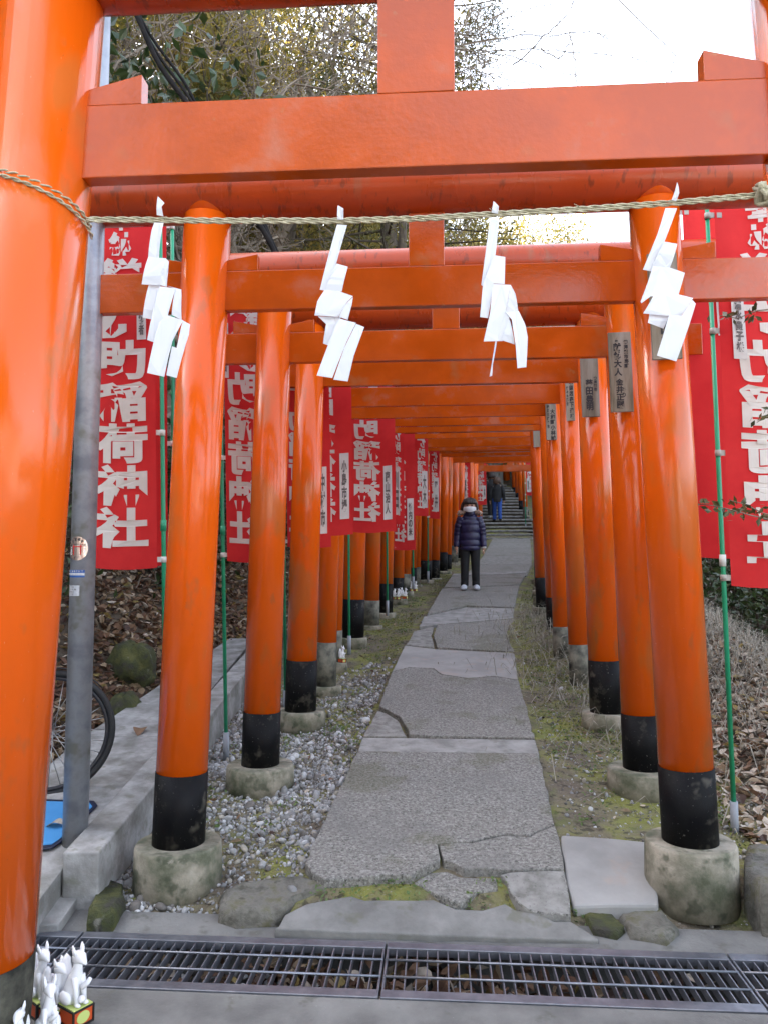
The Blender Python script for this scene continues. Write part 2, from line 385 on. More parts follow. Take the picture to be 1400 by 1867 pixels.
for i, (a, b) in enumerate([(14.3, 16.2), (16.23, 18.2), (18.23, 20.4), (20.43, 22.3), (22.33, 23.8)]):
    q = [Vector((xc(y) + s * .575, y, -.255 + .11 * y)) for (s, y) in ((-1, a), (1, a), (1, b), (-1, b))]
    pm.prism(rough_poly(q, .01), .1, (0, 1, 0, 1, 1)[i])
kind(pm.obj('path', [M['stone'], M['stone2'], M['cement'], M['pale']], bevel=.006), 'structure')
st = MB()
for i in range(22):                           # rough stone steps
    y0 = 24 + .42 * i; z0 = 2.40 + .145 * i; x0 = xc(y0)
    q = [Vector((x0 + s * (.95 + rng.uniform(-.1, .1)), y, z0 + rng.uniform(-.012, .012))) for (s, y) in ((-1, y0), (1, y0), (1, y0 + .5), (-1, y0 + .5))]
    st.prism(rough_poly(q, .03, .16), .055, i % 2)
    st.prism([p + Vector((0, .06, -.057)) for p in q], .2, 2)
kind(st.obj('steps', [M['cement'], M['stone2'], M['soil']], bevel=.012), 'structure')

# pavement and kerb on the left
pv = MB()
for (y0, y1) in ((2.9, 3.62), (3.63, 5.05), (5.06, 6.4), (6.41, 8.2)):
    zf = lambda y: .205 + .11 * (y - 3.6) if y > 3.3 else .09
    x0 = lambda y: -1.95 + max(0, y - 5) * .1
    pv.prism([Vector((x0(y0), y0, zf(y0))), Vector((-1.372, y0, zf(y0))), Vector((-1.372, y1, zf(y1))), Vector((x0(y1), y1, zf(y1)))], .25, 0)
kind(pv.obj('pavement', M['kerb'], bevel=.004), 'structure')
pl = MB(); pl.prism([Vector((-4.2, 2.75, .03)), Vector((-1.30, 3.18, .03)), Vector((-1.30, 3.45, .07)), Vector((-4.2, 3.6, .07))], .3)
kind(pl.obj('pavement_lower', M['cement'], bevel=.004), 'structure')
kb = MB()
for (ya, yb) in ((3.36, 4.9), (4.91, 6.5), (6.51, 8.3)):
    za, zb = .245 + .11 * (ya - 3.36), .245 + .11 * (yb - 3.36); xa, xb = -1.21 + .02 * (ya - 3.36), -1.21 + .02 * (yb - 3.36)
    kb.prism([Vector((xa - .155, ya, za)), Vector((xa, ya, za)), Vector((xb, yb, zb)), Vector((xb - .155, yb, zb))], .3)
tag(kb.obj('kerb', M['kerb'], bevel=.008), 'low concrete kerb beside the gravel, left of the gates', 'kerb')

# ------------------------------------------------------------------ torii gates
NAMES = []
def torii(idx, label, Lpx, Rpx, D, yl, yr, yaw, r, hb, H=2.88, nh=.19, zn=2.42, ext=.42 , lean=.06, kr=.125, plaque=None,
          foot=(1.65, .16), sw=.165, band='black', big=False, lean_l=None, lean_r=None):
    half = .5 * (Rpx - Lpx) / FPX * D
    a = P(Lpx, yl, D + half * math.tan(yaw)); b = P(Rpx, yr, D - half * math.tan(yaw))
    mid = (a + b) / 2; dx = b - a; rz = math.atan2(dx.y, dx.x); s = math.hypot(dx.x, dx.y) / 2
    z0 = min(a.z, b.z); t = thing('torii_gate', label, 'torii gate', (mid.x, mid.y, z0), rz, 'vermilion torii gates')
    zt = (a.z + b.z) / 2 - z0 + H; znb = (a.z + b.z) / 2 - z0 + zn
    for sx, zb in ((-1, a.z - z0), (1, b.z - z0)):
        ln = lean
        def pt(z): return Vector((sx * (s - ln * (z - zb) / H), 0, z))
        o = MB(); o.tube([pt(zb + hb), pt(zt)], [r, r * .97], 40); post = o.obj('post', M['post'], t)
        o = MB(); o.tube([pt(zb - .02), pt(zb + hb)], [r + .0025, r + .0025], 40); o.obj('black_band', M[band], post)
        o = MB(); o.tube([pt(zt), pt(zt + kr * .9)], r * .93, 32); o.obj('collar', M['post'], post)
        fr = r * foot[0]; o = MB(); q = pt(zb)
        dr = 1 + .04 * rng.normal()
        o.tube([(q.x, 0, zb - foot[1]), (q.x, 0, zb - .012), (q.x, 0, zb)], [fr * dr * 1.03, fr * dr, fr * dr * .96], 36)
        o.obj('footing', M['concrete'], t)
    o = MB(); L_ = s - lean + ext + .08
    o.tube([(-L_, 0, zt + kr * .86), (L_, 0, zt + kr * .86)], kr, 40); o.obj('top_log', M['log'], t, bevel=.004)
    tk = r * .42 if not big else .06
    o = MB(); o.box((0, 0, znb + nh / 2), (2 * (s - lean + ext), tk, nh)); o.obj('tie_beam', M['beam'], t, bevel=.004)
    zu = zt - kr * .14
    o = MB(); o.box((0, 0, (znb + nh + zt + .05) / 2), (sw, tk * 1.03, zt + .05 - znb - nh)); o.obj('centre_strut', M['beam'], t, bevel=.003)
    xin = s - lean * (znb + nh) / H
    for sx in (-1, 1):
        for side in (-1, 1):
            x0 = sx * xin + side * r * .80; x1 = x0 + side * (.165 if not big else .20)
            h0, h1 = (.048, .078) if not big else (.045, .095)
            w = tk * .46; zz = znb + nh + .001
            o = MB(); o.add([(x0, -w, zz), (x1, -w, zz), (x1, -w, zz + h1), (x0, -w, zz + h0), (x0, w, zz), (x1, w, zz), (x1, w, zz + h1), (x0, w, zz + h0)],
                            [(0, 1, 2, 3), (7, 6, 5, 4), (0, 4, 5, 1), (1, 5, 6, 2), (2, 6, 7, 3), (3, 7, 4, 0)])
            o.obj('wedge', M['beam'], t, bevel=.002)
    if plaque:
        (xa, xb, ya, yb, cols) = plaque
        Dr = D - half * math.tan(yaw) - r - .015
        p0, p1 = P(xa, ya, Dr), P(xb, yb, Dr)
        inv = Matrix.Translation((mid.x, mid.y, z0)) @ Matrix.Rotation(rz, 4, 'Z'); inv = inv.inverted()
        c = inv @ ((p0 + p1) / 2); w = abs(p1.x - p0.x); h = abs(p1.z - p0.z)
        tilt = Matrix.Rotation(-math.asin(min(.5, lean / H)), 3, 'Y')
        o = MB(); o.box((c.x, c.y, c.z), (w, .016, h), rot=tilt); pq = o.obj('plaque', M['wood'], t, bevel=.002)
        lt = MB()
        for (txt, fx, ztop, cw, chh) in cols:
            column(lt, txt, fx * w, (ztop - .5) * h, cw * w, chh * h,
                   lambda u, v: Vector((c.x, c.y - .0095, c.z)) + tilt @ Vector((u, 0, v)))
        if lt.v: lt.obj('lettering', M['ink'], pq)
    return t
GR = 'vermilion torii gates'
# the big gate in front
def big_gate():
    return torii(0, 'largest vermilion gate, in front of the drain, hung with rope and white paper', -68, 1664, 2.27, 1980, 1980, R(3.6), .168, .37,
                 H=3.28, nh=.235, zn=2.665, lean=.155, kr=.165, ext=.55, sw=.235, big=True, foot=(1.02, .1), band='banddark')
big_gate()
T = [
 # label, L, R, D, yl, yr, r, band, plaque, foot, bandmat
 ('second gate from the front, tall concrete footings and scuffed orange posts', 326, 1258, 3.5, 1535, 1532, .115, .315, (1182, 1240, 462, 655, [('奉納', -.1, .95, .5, .12), ('田中', 0, .35, .4, .12)]), (1.72, .27), 'black'),
 ('third gate from the front, long grey plank on its right post', 475, 1172, 4.6, 1393, 1400, .11, .31, (1109, 1153, 606, 751, [('御献納大人', -.12, .97, .36, .105), ('金井正國', -.08, .42, .34, .095), ('横須賀市寿町', .26, .9, .2, .06), ('参り', .1, .3, .2, .06)]), (1.72, .16), 'black'),
 ('fourth gate from the front, pale plank with four large characters', 548, 1105, 5.7, 1295, 1298, .113, .37, (1058, 1092, 650, 760, [('菊田豊明', -.05, .62, .42, .13), ('横須賀市', .3, .66, .2, .06)]), (1.6, .14), 'black'),
 ('fifth gate from the front, slim posts with grey weathered bases', 594, 1058, 6.6, 1250, 1256, .086, .37, (1030, 1047, 677, 767, [('七木商店森下達雄', .15, .95, .5, .115), ('佐々木隆弘', -.3, .7, .25, .08)]), (1.6, .10), 'bandgrey'),
 ('sixth gate from the front, plank with two columns of writing', 607, 1026, 7.4, 1206, 1201, .083, .30, (994, 1014, 722, 802, [('大和町小林誠', .15, .7, .48, .12), ('神奈川鎌倉市', -.28, .8, .22, .09)]), (1.6, .10), 'bandgrey'),
 ('seventh gate from the front, thick glossy posts with black bases', 643, 1018, 8.5, 1162, 1160, .122, .42, None, (1.3, .12), 'black'),
 ('eighth gate from the front, brownish posts behind a red banner', 677, 1012, 9.3, 1140, 1138, .093, .30, None, (1.6, .16), 'bandgrey'),
 ('ninth gate from the front, bare brown plank on its right post', 703, 990, 10.1, 1117, 1107, .090, .38, (971, 986, 763, 815, []), (1.6, .14), 'black'),
 ('tenth gate from the front, fox figures at its left post', 726, 988, 11.2, 1091, 1088, .078, .30, None, (1.7, .12), 'black'),
 ('eleventh gate from the front, thin posts with grey bases', 740, 985, 12.0, 1078, 1076, .072, .27, None, (1.7, .12), 'bandgrey'),
 ('twelfth gate from the front, thin bright orange posts', 751, 983, 12.6, 1072, 1070, .07, .33, None, (1.6, .12), 'black'),
 ('thirteenth gate from the front, bleached grey left post', 759, 984, 13.1, 1066, 1064, .065, .3, None, (1.6, .12), 'bandgrey'),
 ('fourteenth gate from the front, thick posts with wide black bases', 775, 986, 13.6, 1057, 1056, .112, .34, None, (1.4, .1), 'black'),
 ('fifteenth gate from the front, chalky marks on its black base', 791, 991, 14.2, 1054, 1052, .10, .33, None, (1.4, .1), 'black'),
 ('sixteenth gate from the front, left post beside the child', 807, 996, 15.1, 1041, 1040, .088, .37, None, (1.9, .1), 'black'),
 ('seventeenth gate from the front, narrow orange posts close together', 816, 1000, 15.8, 1043, 1040, .075, .36, None, (1.6, .1), 'black'),
 ('eighteenth gate from the front, grey bases just left of the child', 827, 1004, 16.6, 1026, 1024, .09, .37, None, (1.6, .1), 'bandgrey'),
 ('nineteenth gate from the front, left post behind the child', 838, 1005, 17.6, 1018, 1016, .085, .35, None, (1.5, .1), 'black'),
 ('twentieth gate from the front, behind the child in the tunnel', 847, 1003, 18.8, 1009, 1007, .085, .35, None, (1.5, .1), 'black'),
 ('third last gate before the stone steps, in the deep of the tunnel', 856, 1000, 20.2, 1000, 999, .09, .35, None, (1.5, .1), 'black'),
 ('second last gate before the stone steps, in the deep of the tunnel', 864, 997, 21.8, 993, 991, .09, .35, None, (1.5, .1), 'black'),
 ('last gate before the stone steps, closing the view of the tunnel', 873, 994, 23.6, 984, 982, .09, .35, None, (1.5, .1), 'black'),
 ('lowest gate on the stone steps, beside the climbing walkers', 846, 958, 26.4, 949, 948, .08, .45, None, (1.5, .1), 'bandgrey'),
 ('gate second up on the stone steps, above the walkers', 843, 950, 27.8, 934, 933, .09, .4, None, (1.5, .1), 'black'),
 ('gate third up on the stone steps, dark black bases', 838, 944, 29.2, 919, 918, .09, .4, None, (1.5, .1), 'black'),
 ('gate fourth up on the stone steps, near the bend', 833, 938, 30.4, 908, 907, .09, .4, None, (1.5, .1), 'black'),
 ('topmost gate at the bend of the stone steps', 818, 924, 33.5, 906, 905, .14, .4, None, (1.3, .1), 'black'),
]
NB = len(T)
YAW = np.interp([t[3] for t in T], [3.5, 6, 12, 20, 24, 30], [.066, .075, .13, .15, .05, -.05])
for i, (lab, L_, R_, D, yl, yr, r, hb, pq, ft, bm_) in enumerate(T):
    Hs = 2.88 if i < 4 else 2.80 if i < 9 else 2.72 if i < 20 else 2.55
    torii(i + 1, lab, L_, R_, D, yl, yr, float(YAW[i]), r, hb, H=Hs, zn=Hs - .46, nh=.19 if i < 3 else .17, plaque=pq, foot=ft, band=bm_,
          lean=.085 if i == 0 else .06, ext=.78 if i == 0 else .46, kr=.13 if i < 3 else .115)

# ------------------------------------------------------------------ rope and paper streamers on the big gate
RD = lambda px: 2.14 - .068 * (px - 700) / FPX * 2.2          # distance of the rope
def rope_pts(off, n=260):
    ctrl = [(158, 400), (250, 400), (400, 402), (620, 402), (760, 398), (900, 390), (1060, 381), (1230, 369), (1395, 354)]
    cx = [c[0] for c in ctrl]; cy = [c[1] for c in ctrl]
    return [P(x, np.interp(x, cx, cy), RD(x)) + Vector((0, 0, off)) for x in np.linspace(158, 1412, n)]
rp = MB()
for off, ph0 in ((.0046, 0), (-.0046, 2)):
    base = rope_pts(off)
    for ply in (0, math.pi):
        pts = []
        for i, p in enumerate(base):
            q = i * .62 + ph0 + ply
            pts.append(p + Vector((0, math.cos(q) * .0026, math.sin(q) * .0026)))
        rp.tube(pts, .0028, 6)
LP = P(-68, 1980, 2.27 + .5 * (1664 + 68) / FPX * 2.27 * math.tan(R(3.6)))
for k, (z0, z1, rr) in enumerate(((1.19, 1.105, .171), (1.175, 1.075, .176))):    # wraps round the left post
    cxp = LP.x + .155 * (CZ + 1.1) / 3.28; cyp = LP.y
    for ply in (0, math.pi):
        pts = []
        for i in range(90):
            q = R(-250 + 262 * i / 89); z = CZ + np.interp(i, [0, 45, 89], [z0 - .02, z0, z1 - .015])
            h = i * .9 + ply
            pts.append(Vector((cxp + (rr + .004 * math.cos(h)) * math.cos(q), cyp + (rr + .004 * math.cos(h)) * math.sin(q), z + .004 * math.sin(h))))
        rp.tube(pts, .0030, 6)
kn = P(1392, 356, RD(1392))
for k in range(7):
    pts = [kn + Vector((.022 * math.cos(q + k), .02 * math.sin(q * 2 + k) - .01, .026 * math.sin(q + k * .6))) for q in np.linspace(0, 5, 14)]
    rp.tube(pts, .006, 6)
for px_ in (300, 640, 905, 1225, 1060, 480, 760):
    b_ = P(px_, np.interp(px_, [158, 620, 900, 1395], [400, 402, 390, 354]), RD(px_))
    rp.tube([b_, b_ + Vector((rng.uniform(-.03, .03), -.012, rng.uniform(-.012, .016)))], [.0015, .0008], 4)
tag(rp.obj('straw_rope', M['rope']), 'twisted straw rope tied across the front of the largest gate', 'rope')

def shide(label, polys, ox, oy, sc):
    cen = sum(p[0] for pl_ in polys for p in pl_[1]) / sum(len(pl_[1]) for pl_ in polys)
    o = MB()
    for dep, pts in polys:
        q = [(ox + a / sc, oy + b / sc) for a, b in pts]
        y = RD(q[0][0]) - .012 - dep * .006
        V3 = [P(a, b, y) for a, b in q]
        c = sum(V3, Vector()) / len(V3)
        # every leaf is a folded sheet: bow it about its middle
        top = max(v.z for v in V3); bot = min(v.z for v in V3)
        fine, n = [], len(V3)
        for i in range(n):
            for j in range(4): fine.append(V3[i].lerp(V3[(i + 1) % n], j / 4))
        bow = lambda v: Vector((v.x, v.y - .007 * (1 - ((v.z - (top + bot) / 2) / max(1e-3, (top - bot) / 2)) ** 2) + .03 * (v.x - c.x), v.z))
        fine = [bow(v) for v in fine]
        m0 = len(fine)
        o.add(fine + [v + Vector((0, .0012, 0)) for v in fine], [tuple(range(m0)), tuple(reversed(range(m0, 2 * m0)))] + [(i, m0 + i, m0 + (i + 1) % m0, (i + 1) % m0) for i in range(m0)])
    return tag(o.obj('paper_streamer', M['paper']), label, 'paper streamer', 'paper streamers on the rope')
shide('leftmost white zigzag paper streamer, overlapping the first red banner', [
    (0, [(153, 55), (195, 100), (178, 120), (184, 170), (147, 165)]), (0, [(132, 208), (185, 208), (158, 412), (97, 410), (120, 255)]),
    (1, [(98, 408), (200, 415), (190, 500), (165, 572), (60, 567)]), (.4, [(198, 415), (218, 435), (216, 500), (204, 580), (165, 572)]),
    (-.6, [(100, 570), (167, 572), (118, 770), (66, 760)]), (2, [(165, 578), (255, 590), (215, 745), (135, 905), (92, 890), (135, 700)]),
    (1, [(205, 575), (290, 598), (293, 640), (290, 772), (235, 745), (255, 592)]), (3, [(205, 745), (300, 775), (240, 900), (190, 1103), (92, 1082), (160, 790)]),
    (1.8, [(298, 775), (340, 800), (335, 860), (262, 1110), (203, 1095), (240, 930), (266, 940)])], 240, 340, 3.182)
shide('second white paper streamer from the left, hanging over the third gate', [
    (0, [(1197, 107), (1230, 130), (1230, 190), (1193, 190)]), (0, [(1193, 218), (1250, 222), (1190, 445), (1135, 605), (1093, 598)]),
    (.8, [(1190, 445), (1255, 465), (1220, 607), (1120, 607)]), (1.6, [(1120, 600), (1205, 607), (1285, 637), (1245, 680), (1200, 755), (1063, 748), (1080, 670)]),
    (.8, [(1285, 640), (1278, 690), (1255, 772), (1203, 757), (1240, 690)]), (-.3, [(1082, 753), (1215, 757), (1140, 920), (1112, 910), (1130, 800)]),
    (2.4, [(1205, 765), (1303, 790), (1250, 900), (1165, 1110), (1075, 1097), (1150, 900)]), (1.4, [(1303, 795), (1350, 815), (1290, 985), (1255, 1130), (1172, 1120), (1235, 940)])], 240, 340, 3.182)
shide('third white paper streamer from the left, curled with a torn tail', [
    (0, [(180, 140), (208, 175), (205, 210), (168, 205)]), (0, [(160, 238), (213, 238), (190, 440), (145, 560), (118, 612), (112, 605)]),
    (.8, [(185, 440), (245, 450), (240, 605), (178, 602), (150, 790), (105, 785), (120, 605)]), (1.6, [(175, 600), (275, 605), (245, 750), (268, 782), (230, 917), (125, 920), (160, 760)]),
    (.8, [(275, 605), (300, 660), (317, 750), (245, 757)]), (2.2, [(245, 757), (320, 750), (355, 830), (368, 900), (362, 1062), (313, 1068), (300, 940), (280, 800)]),
    (1.2, [(265, 780), (298, 935), (225, 915)]), (.5, [(200, 915), (175, 1050), (172, 1110), (158, 1115), (168, 1050), (190, 918)])], 840, 320, 3.043)
shide('rightmost white zigzag paper streamer, in front of a wooden plank', [
    (0, [(1200, 35), (1207, 100), (1195, 140), (1168, 135)]), (0, [(1135, 178), (1200, 178), (1125, 370), (1055, 530), (1008, 522), (1085, 330)]),
    (.8, [(1125, 365), (1200, 378), (1160, 510), (1060, 500)]), (1.6, [(1065, 500), (1160, 510), (1240, 540), (1205, 660), (1160, 667), (1050, 672), (1000, 708), (995, 700)]),
    (2.4, [(1065, 670), (1205, 657), (1287, 680), (1220, 782), (1008, 767)]), (.6, [(1045, 768), (1150, 775), (1125, 848), (1032, 820)]),
    (1.4, [(1285, 688), (1303, 710), (1195, 1030), (1085, 1000), (1150, 775), (1222, 780)])], 840, 320, 3.043)

# ------------------------------------------------------------------ banners
MAIN = '佐助稲荷神社'
def banner(label, foot, top, y, w, ztop, zbot, pitch, side=1, mirror=True, strip=None, wave=.045, yawz=0.0, head=True, curl=0.0, tc=None, name='奉納者'):
    """foot/top: pole pixels at distance y; cloth of width w hangs from the pole towards side; pitch = height of a character"""
    a, b = P(*foot, y), P(*top, y)
    t = thing('banner_flag', label, 'banner', (a.x, y, a.z), 0, 'red shrine banners')
    A = Vector((0, 0, 0)); B = b - a
    o = MB(); o.tube([A, A.lerp(B, .45), B], [.0125, .0125, .011], 12); pole = o.obj('flagpole', M['green'], t)
    o = MB(); o.tube([A + Vector((0, 0, -.02)), A + Vector((B.x * .03, 0, .17))], .02, 12); o.obj('socket', M['socket'], pole)
    def polex(z): return A.lerp(B, z / B.z).x
    z1, z0 = ztop - a.z, zbot - a.z
    def sheet(u, v):                              # u: 0..w from the pole, v: height
        yy = wave * (math.sin(u * 7 + v * 2.2) * .5 + .35 * math.sin(v * 4.1 + u * 3)) * min(1, u / .15)
        cu = u
        if curl: cu = u - curl * max(0, u - w * .58); yy += curl * .9 * max(0, u - w * .58)
        return Vector((polex(v) + side * (.03 + cu) * math.cos(yawz), yy + (.03 + u) * math.sin(yawz) - .02, v - .012 * math.sin(u * 9)))
    o = MB(); nu, nv = 18, 44
    vs = [sheet(w * i / nu, z0 + (z1 - z0) * j / nv) for j in range(nv + 1) for i in range(nu + 1)]
    fs = [(j * (nu + 1) + i, j * (nu + 1) + i + 1, (j + 1) * (nu + 1) + i + 1, (j + 1) * (nu + 1) + i) for j in range(nv) for i in range(nu)]
    o.add(vs, fs, 0, True); cl = o.obj('cloth', M['red'], t)
    lt = MB(); F = lambda u, v: sheet(u, v) + Vector((0, -.007, 0))
    cx, cwd = tc if tc else (w * .5, w * .62); zb_ = z0 + .11; zt_ = zb_ + 6 * pitch
    flip = (side > 0) == mirror
    def col_(txt, u, zt2, cw, ch): column(lt, txt, u, zt2, cw, ch, lambda uu, v: F(min(max(uu if side > 0 else w - uu, .002), w - .002), v), mirror=mirror)
    col_(MAIN, cx, zt_, cwd, pitch)
    if head:
        col_('鎌', cx, zt_ + pitch * 1.05, cwd * .9, pitch * .95)
        col_('奉納', cx, zt_ + pitch * 1.05 + .30, cwd * .5, .145)
    if lt.v: lt.obj('lettering', M['ink_white'], cl)
    if strip:
        su, sz0, sz1, sw_ = strip
        o = MB(); n = 8
        vs = [sheet(su * w + (k - .5) * sw_, sz0 + (sz1 - sz0) * j / n - a.z) + Vector((0, -.009, 0)) for j in range(n + 1) for k in (0, 1)]
        o.add(vs, [(2 * j, 2 * j + 1, 2 * j + 3, 2 * j + 2) for j in range(n)]); sp = o.obj('name_strip', M['strip'], cl)
        lt = MB(); hh = sz1 - sz0
        column(lt, name, su * w, sz1 - a.z - hh * .1, sw_ * .6, hh * .8 / len(name), lambda uu, v: sheet(uu if side > 0 else 2 * su * w - uu, v) + Vector((0, -.0125, 0)))
        lt.obj('ink_writing', M['inkfade'], sp)
    for fz in (.02, .34, .66, .97):
        z = z0 + (z1 - z0) * fz; q = Vector((polex(z), -.004, z))
        o = MB(); o.tube([q - Vector((0, 0, .016)), q + Vector((0, 0, .016))], .0165, 12); o.box(q + Vector((side * .035, -.01, 0)), (.07, .006, .028))
        o.obj('tie', M['tie'] if y < 5 and side > 0 else M['white_plastic'], t)
    q = A.lerp(B, .42); o = MB(); o.tube([q - Vector((0, 0, .03)), q + Vector((0, 0, .03))], .017, 12)
    o.obj('joint_sleeve', M['white_plastic'] if a.x > 0 else M['green'], pole)
    return t
zat = lambda py, y: P(700, py, y).z
banner('front left red banner with large white characters, hanging left of its pole', (303, 1400), (292, 380), 4.2, .58, zat(330, 4.2), zat(1035, 4.2), .232, side=-1, mirror=False, strip=(.12, zat(620, 4.2), zat(545, 4.2), .05), wave=.04, curl=.85, tc=(.39, .30))
banner('red banner tucked behind the front left banner, bent to the left', (319, 1330), (314, 395), 4.55, .42, zat(395, 4.55), zat(1030, 4.55), .215, side=-1, mirror=True, strip=(.93, zat(1010, 4.55), zat(830, 4.55), .05), wave=.06, name='横浜守山太郎')
banner('red banner between second and third gates, mirrored white characters', (413, 1384), (398, 420), 5.1, .30, zat(480, 5.1), zat(1023, 5.1), .233, strip=(.03, zat(690, 5.1), zat(590, 5.1), .05), tc=(.135, .235))
banner('red banner mostly hidden behind the fourth gate post', (521, 1300), (513, 470), 6.0, .34, zat(520, 6.0), zat(997, 6.0), .20, strip=(.83, zat(972, 6.0), zat(850, 6.0), .06), name='中村市', tc=(.12, .21))
banner('red banner right of the fourth gate post, grey name strip', (553, 1290), (548, 500), 6.25, .385, zat(560, 6.25), zat(975, 6.25), .205, strip=(.83, zat(946, 6.25), zat(826, 6.25), .075), name='小島市場', tc=(.155, .2))
banner('red banner with six whole mirrored characters, lilac name strip at right', (637, 1190), (634, 590), 7.9, .455, zat(640, 7.9), zat(970, 7.9), .213, strip=(.82, zat(948, 7.9), zat(850, 7.9), .085), name='南山治人', wave=.012, tc=(.165, .285))
banner('red banner peeping out behind the six character banner', (706, 1120), (704, 640), 9.7, .19, zat(690, 9.7), zat(955, 9.7), .19, strip=(.5, zat(935, 9.7), zat(850, 9.7), .075), name='川田', head=False)
banner('low hanging red banner with a long grey name strip', (712, 1110), (710, 660), 10.6, .315, zat(760, 10.6), zat(1002, 10.6), .2, strip=(.78, zat(984, 10.6), zat(908, 10.6), .09), name='竹内の米', head=False, tc=(.11, .16))
banner('red banner left of the thick posted fourteenth gate, grey strip', (753, 1072), (751, 700), 11.6, .205, zat(790, 11.6), zat(940, 11.6), .185, strip=(.72, zat(925, 11.6), zat(858, 11.6), .085), name='大木', head=False)
banner('red banner with lilac strip beside the fifteenth gate post', (780, 1060), (779, 700), 12.9, .165, zat(800, 12.9), zat(945, 12.9), .17, strip=(.65, zat(932, 12.9), zat(870, 12.9), .085), name='平井', head=False)
banner('small red banner above the child, left one with lilac strip', (823, 1020), (822, 760), 17.2, .145, zat(826, 17.2), zat(934, 17.2), .17, strip=(.35, zat(924, 17.2), zat(876, 17.2), .095), name='原', head=False)
banner('small red banner above the child with speckled characters', (834, 1010), (833, 760), 17.9, .27, zat(829, 17.9), zat(930, 17.9), .16, strip=(.55, zat(911, 17.9), zat(865, 17.9), .085), name='森', head=False)
banner('small red banner at the end of the tunnel with two strips', (866, 980), (865, 790), 22.4, .30, zat(838, 22.4), zat(920, 22.4), .16, strip=(.8, zat(909, 22.4), zat(885, 22.4), .075), name='林', head=False)
banner('large red banner at right edge on a green pole with white ties', (1340, 1525), (1288, 368), 3.95, .62, zat(374, 3.95), zat(1068, 3.95), .236, strip=(.15, zat(655, 3.95), zat(535, 3.95), .068), name='清水貴子様', wave=.05, tc=(.255, .36))
banner('red banner behind the large right hand banner, mostly hidden', (1268, 1450), (1232, 375), 4.5, .52, zat(370, 4.5), zat(1015, 4.5), .225, strip=(.42, zat(610, 4.5), zat(535, 4.5), .06), name='岡本', tc=(.38, .28))
banner('far right red banner beside the stone steps with white strip', (958, 965), (956, 840), 25.4, .22, zat(838, 25.4), zat(903, 25.4), .14, strip=(.3, zat(897, 25.4), zat(872, 25.4), .09), name='東', head=False)

# ------------------------------------------------------------------ galvanised pole with stickers
pb = P(137, 1535, 3.6); gt = thing('metal_pole', 'galvanised grey metal pole with a round sticker, left of the gates', 'pole', pb)
o = MB(); o.tube([(0, 0, -.1), (0, 0, 5.2)], .056, 32); sh = o.obj('shaft', M['pole'], gt)
ptop = 1.6
def onpole(u, v, rad=.0575): q = u / rad - R(90) - R(8); return Vector((rad * math.cos(q), rad * math.sin(q), v))
zs = zat(1000, 3.55) - pb.z
def patch(mb, fn, m=0, nu=12, nv=2):
    mb.add([fn(i / nu, j / nv) for j in range(nv + 1) for i in range(nu + 1)],
           [(j * (nu + 1) + i, j * (nu + 1) + i + 1, (j + 1) * (nu + 1) + i + 1, (j + 1) * (nu + 1) + i) for j in range(nv) for i in range(nu)], m, True)
o = MB(); n = 28; rr = .05
rings = [[onpole(rr * k / 5 * math.cos(2 * math.pi * i / n), zs + rr * k / 5 * 1.12 * math.sin(2 * math.pi * i / n)) for i in range(n)] for k in range(6)]
o.add([v for r_ in rings for v in r_], [(k * n + i, k * n + (i + 1) % n, (k + 1) * n + (i + 1) % n, (k + 1) * n + i) for k in range(5) for i in range(n)], 0, True)
stk = o.obj('round_sticker', M['gold'], gt)
lt = MB()
for i, ch in enumerate('佐助稲荷神社'):
    q = R(158 - 27 * i); cx_, cz_ = .037 * math.cos(q), zs + .042 * math.sin(q)
    vs, fs = glyph(ch); lt.add([onpole(cx_ + a * .013, cz_ + b * .014, .0583) for a, b in vs], fs)
for i, ch in enumerate('鎌倉'):
    vs, fs = glyph(ch); lt.add([onpole(-.008 + .016 * i + a * .012, zs - .043 + b * .012, .0583) for a, b in vs], fs)
patch(lt, lambda a, b: onpole(-.026 + .052 * a, zs + .018 + .003 * b, .0583))
lt.obj('sticker_writing', M['ink'], stk)
lt = MB()
for (x0, x1, z0, z1) in ((-.02, -.015, -.03, .017), (.015, .02, -.03, .017), (-.024, .024, .006, .010)):
    patch(lt, lambda a, b: onpole(x0 + (x1 - x0) * a, zs + z0 + (z1 - z0) * b, .0582), nu=4)
lt.obj('gate_mark', M['red'], stk)
lt = MB()
for x0 in (-.034, .034):
    for (dx, dz, w_, h_) in ((0, -.012, .006, .016), (.001, .004, .004, .008), (0, -.026, .008, .004)):
        patch(lt, lambda a, b: onpole(x0 + dx + w_ * (a - .5), zs + dz + h_ * (b - .5), .0582), nu=3)
lt.obj('fox_mark', M['porcelain'], stk)
o = MB(); z1 = zat(1046, 3.55) - pb.z
patch(o, lambda a, b: onpole(-.05 + .088 * a, z1 - .017 + .034 * b)); lb = o.obj('blue_label', M['label_blue'], gt)
lt = MB(); patch(lt, lambda a, b: onpole(-.05 + .088 * a, z1 - .008 + .011 * b, .058)); lt.obj('white_band', M['label_white'], lb)
lt = MB()
for i, ch in enumerate('電話番号防犯灯'):
    vs, fs = glyph(ch); lt.add([onpole(-.045 + .012 * i + a * .009, z1 + .0105 + b * .009, .0585) for a, b in vs], fs)
lt.obj('label_writing', M['label_white'], lb)
o = MB(); z2 = zat(1077, 3.55) - pb.z
patch(o, lambda a, b: onpole(-.045 + .062 * a, z2 - .024 + .048 * b)); lb = o.obj('silver_label', M['label_white'], gt)
lt = MB()
for j in range(4):
    for i, ch in enumerate(('鎌倉市', '道路照明', '番号三', '管理課')[j]):
        vs, fs = glyph(ch); lt.add([onpole(-.036 + .011 * i + a * .008, z2 + .016 - .011 * j + b * .008, .0584) for a, b in vs], fs)
lt.obj('label_writing', M['inkfade'], lb)

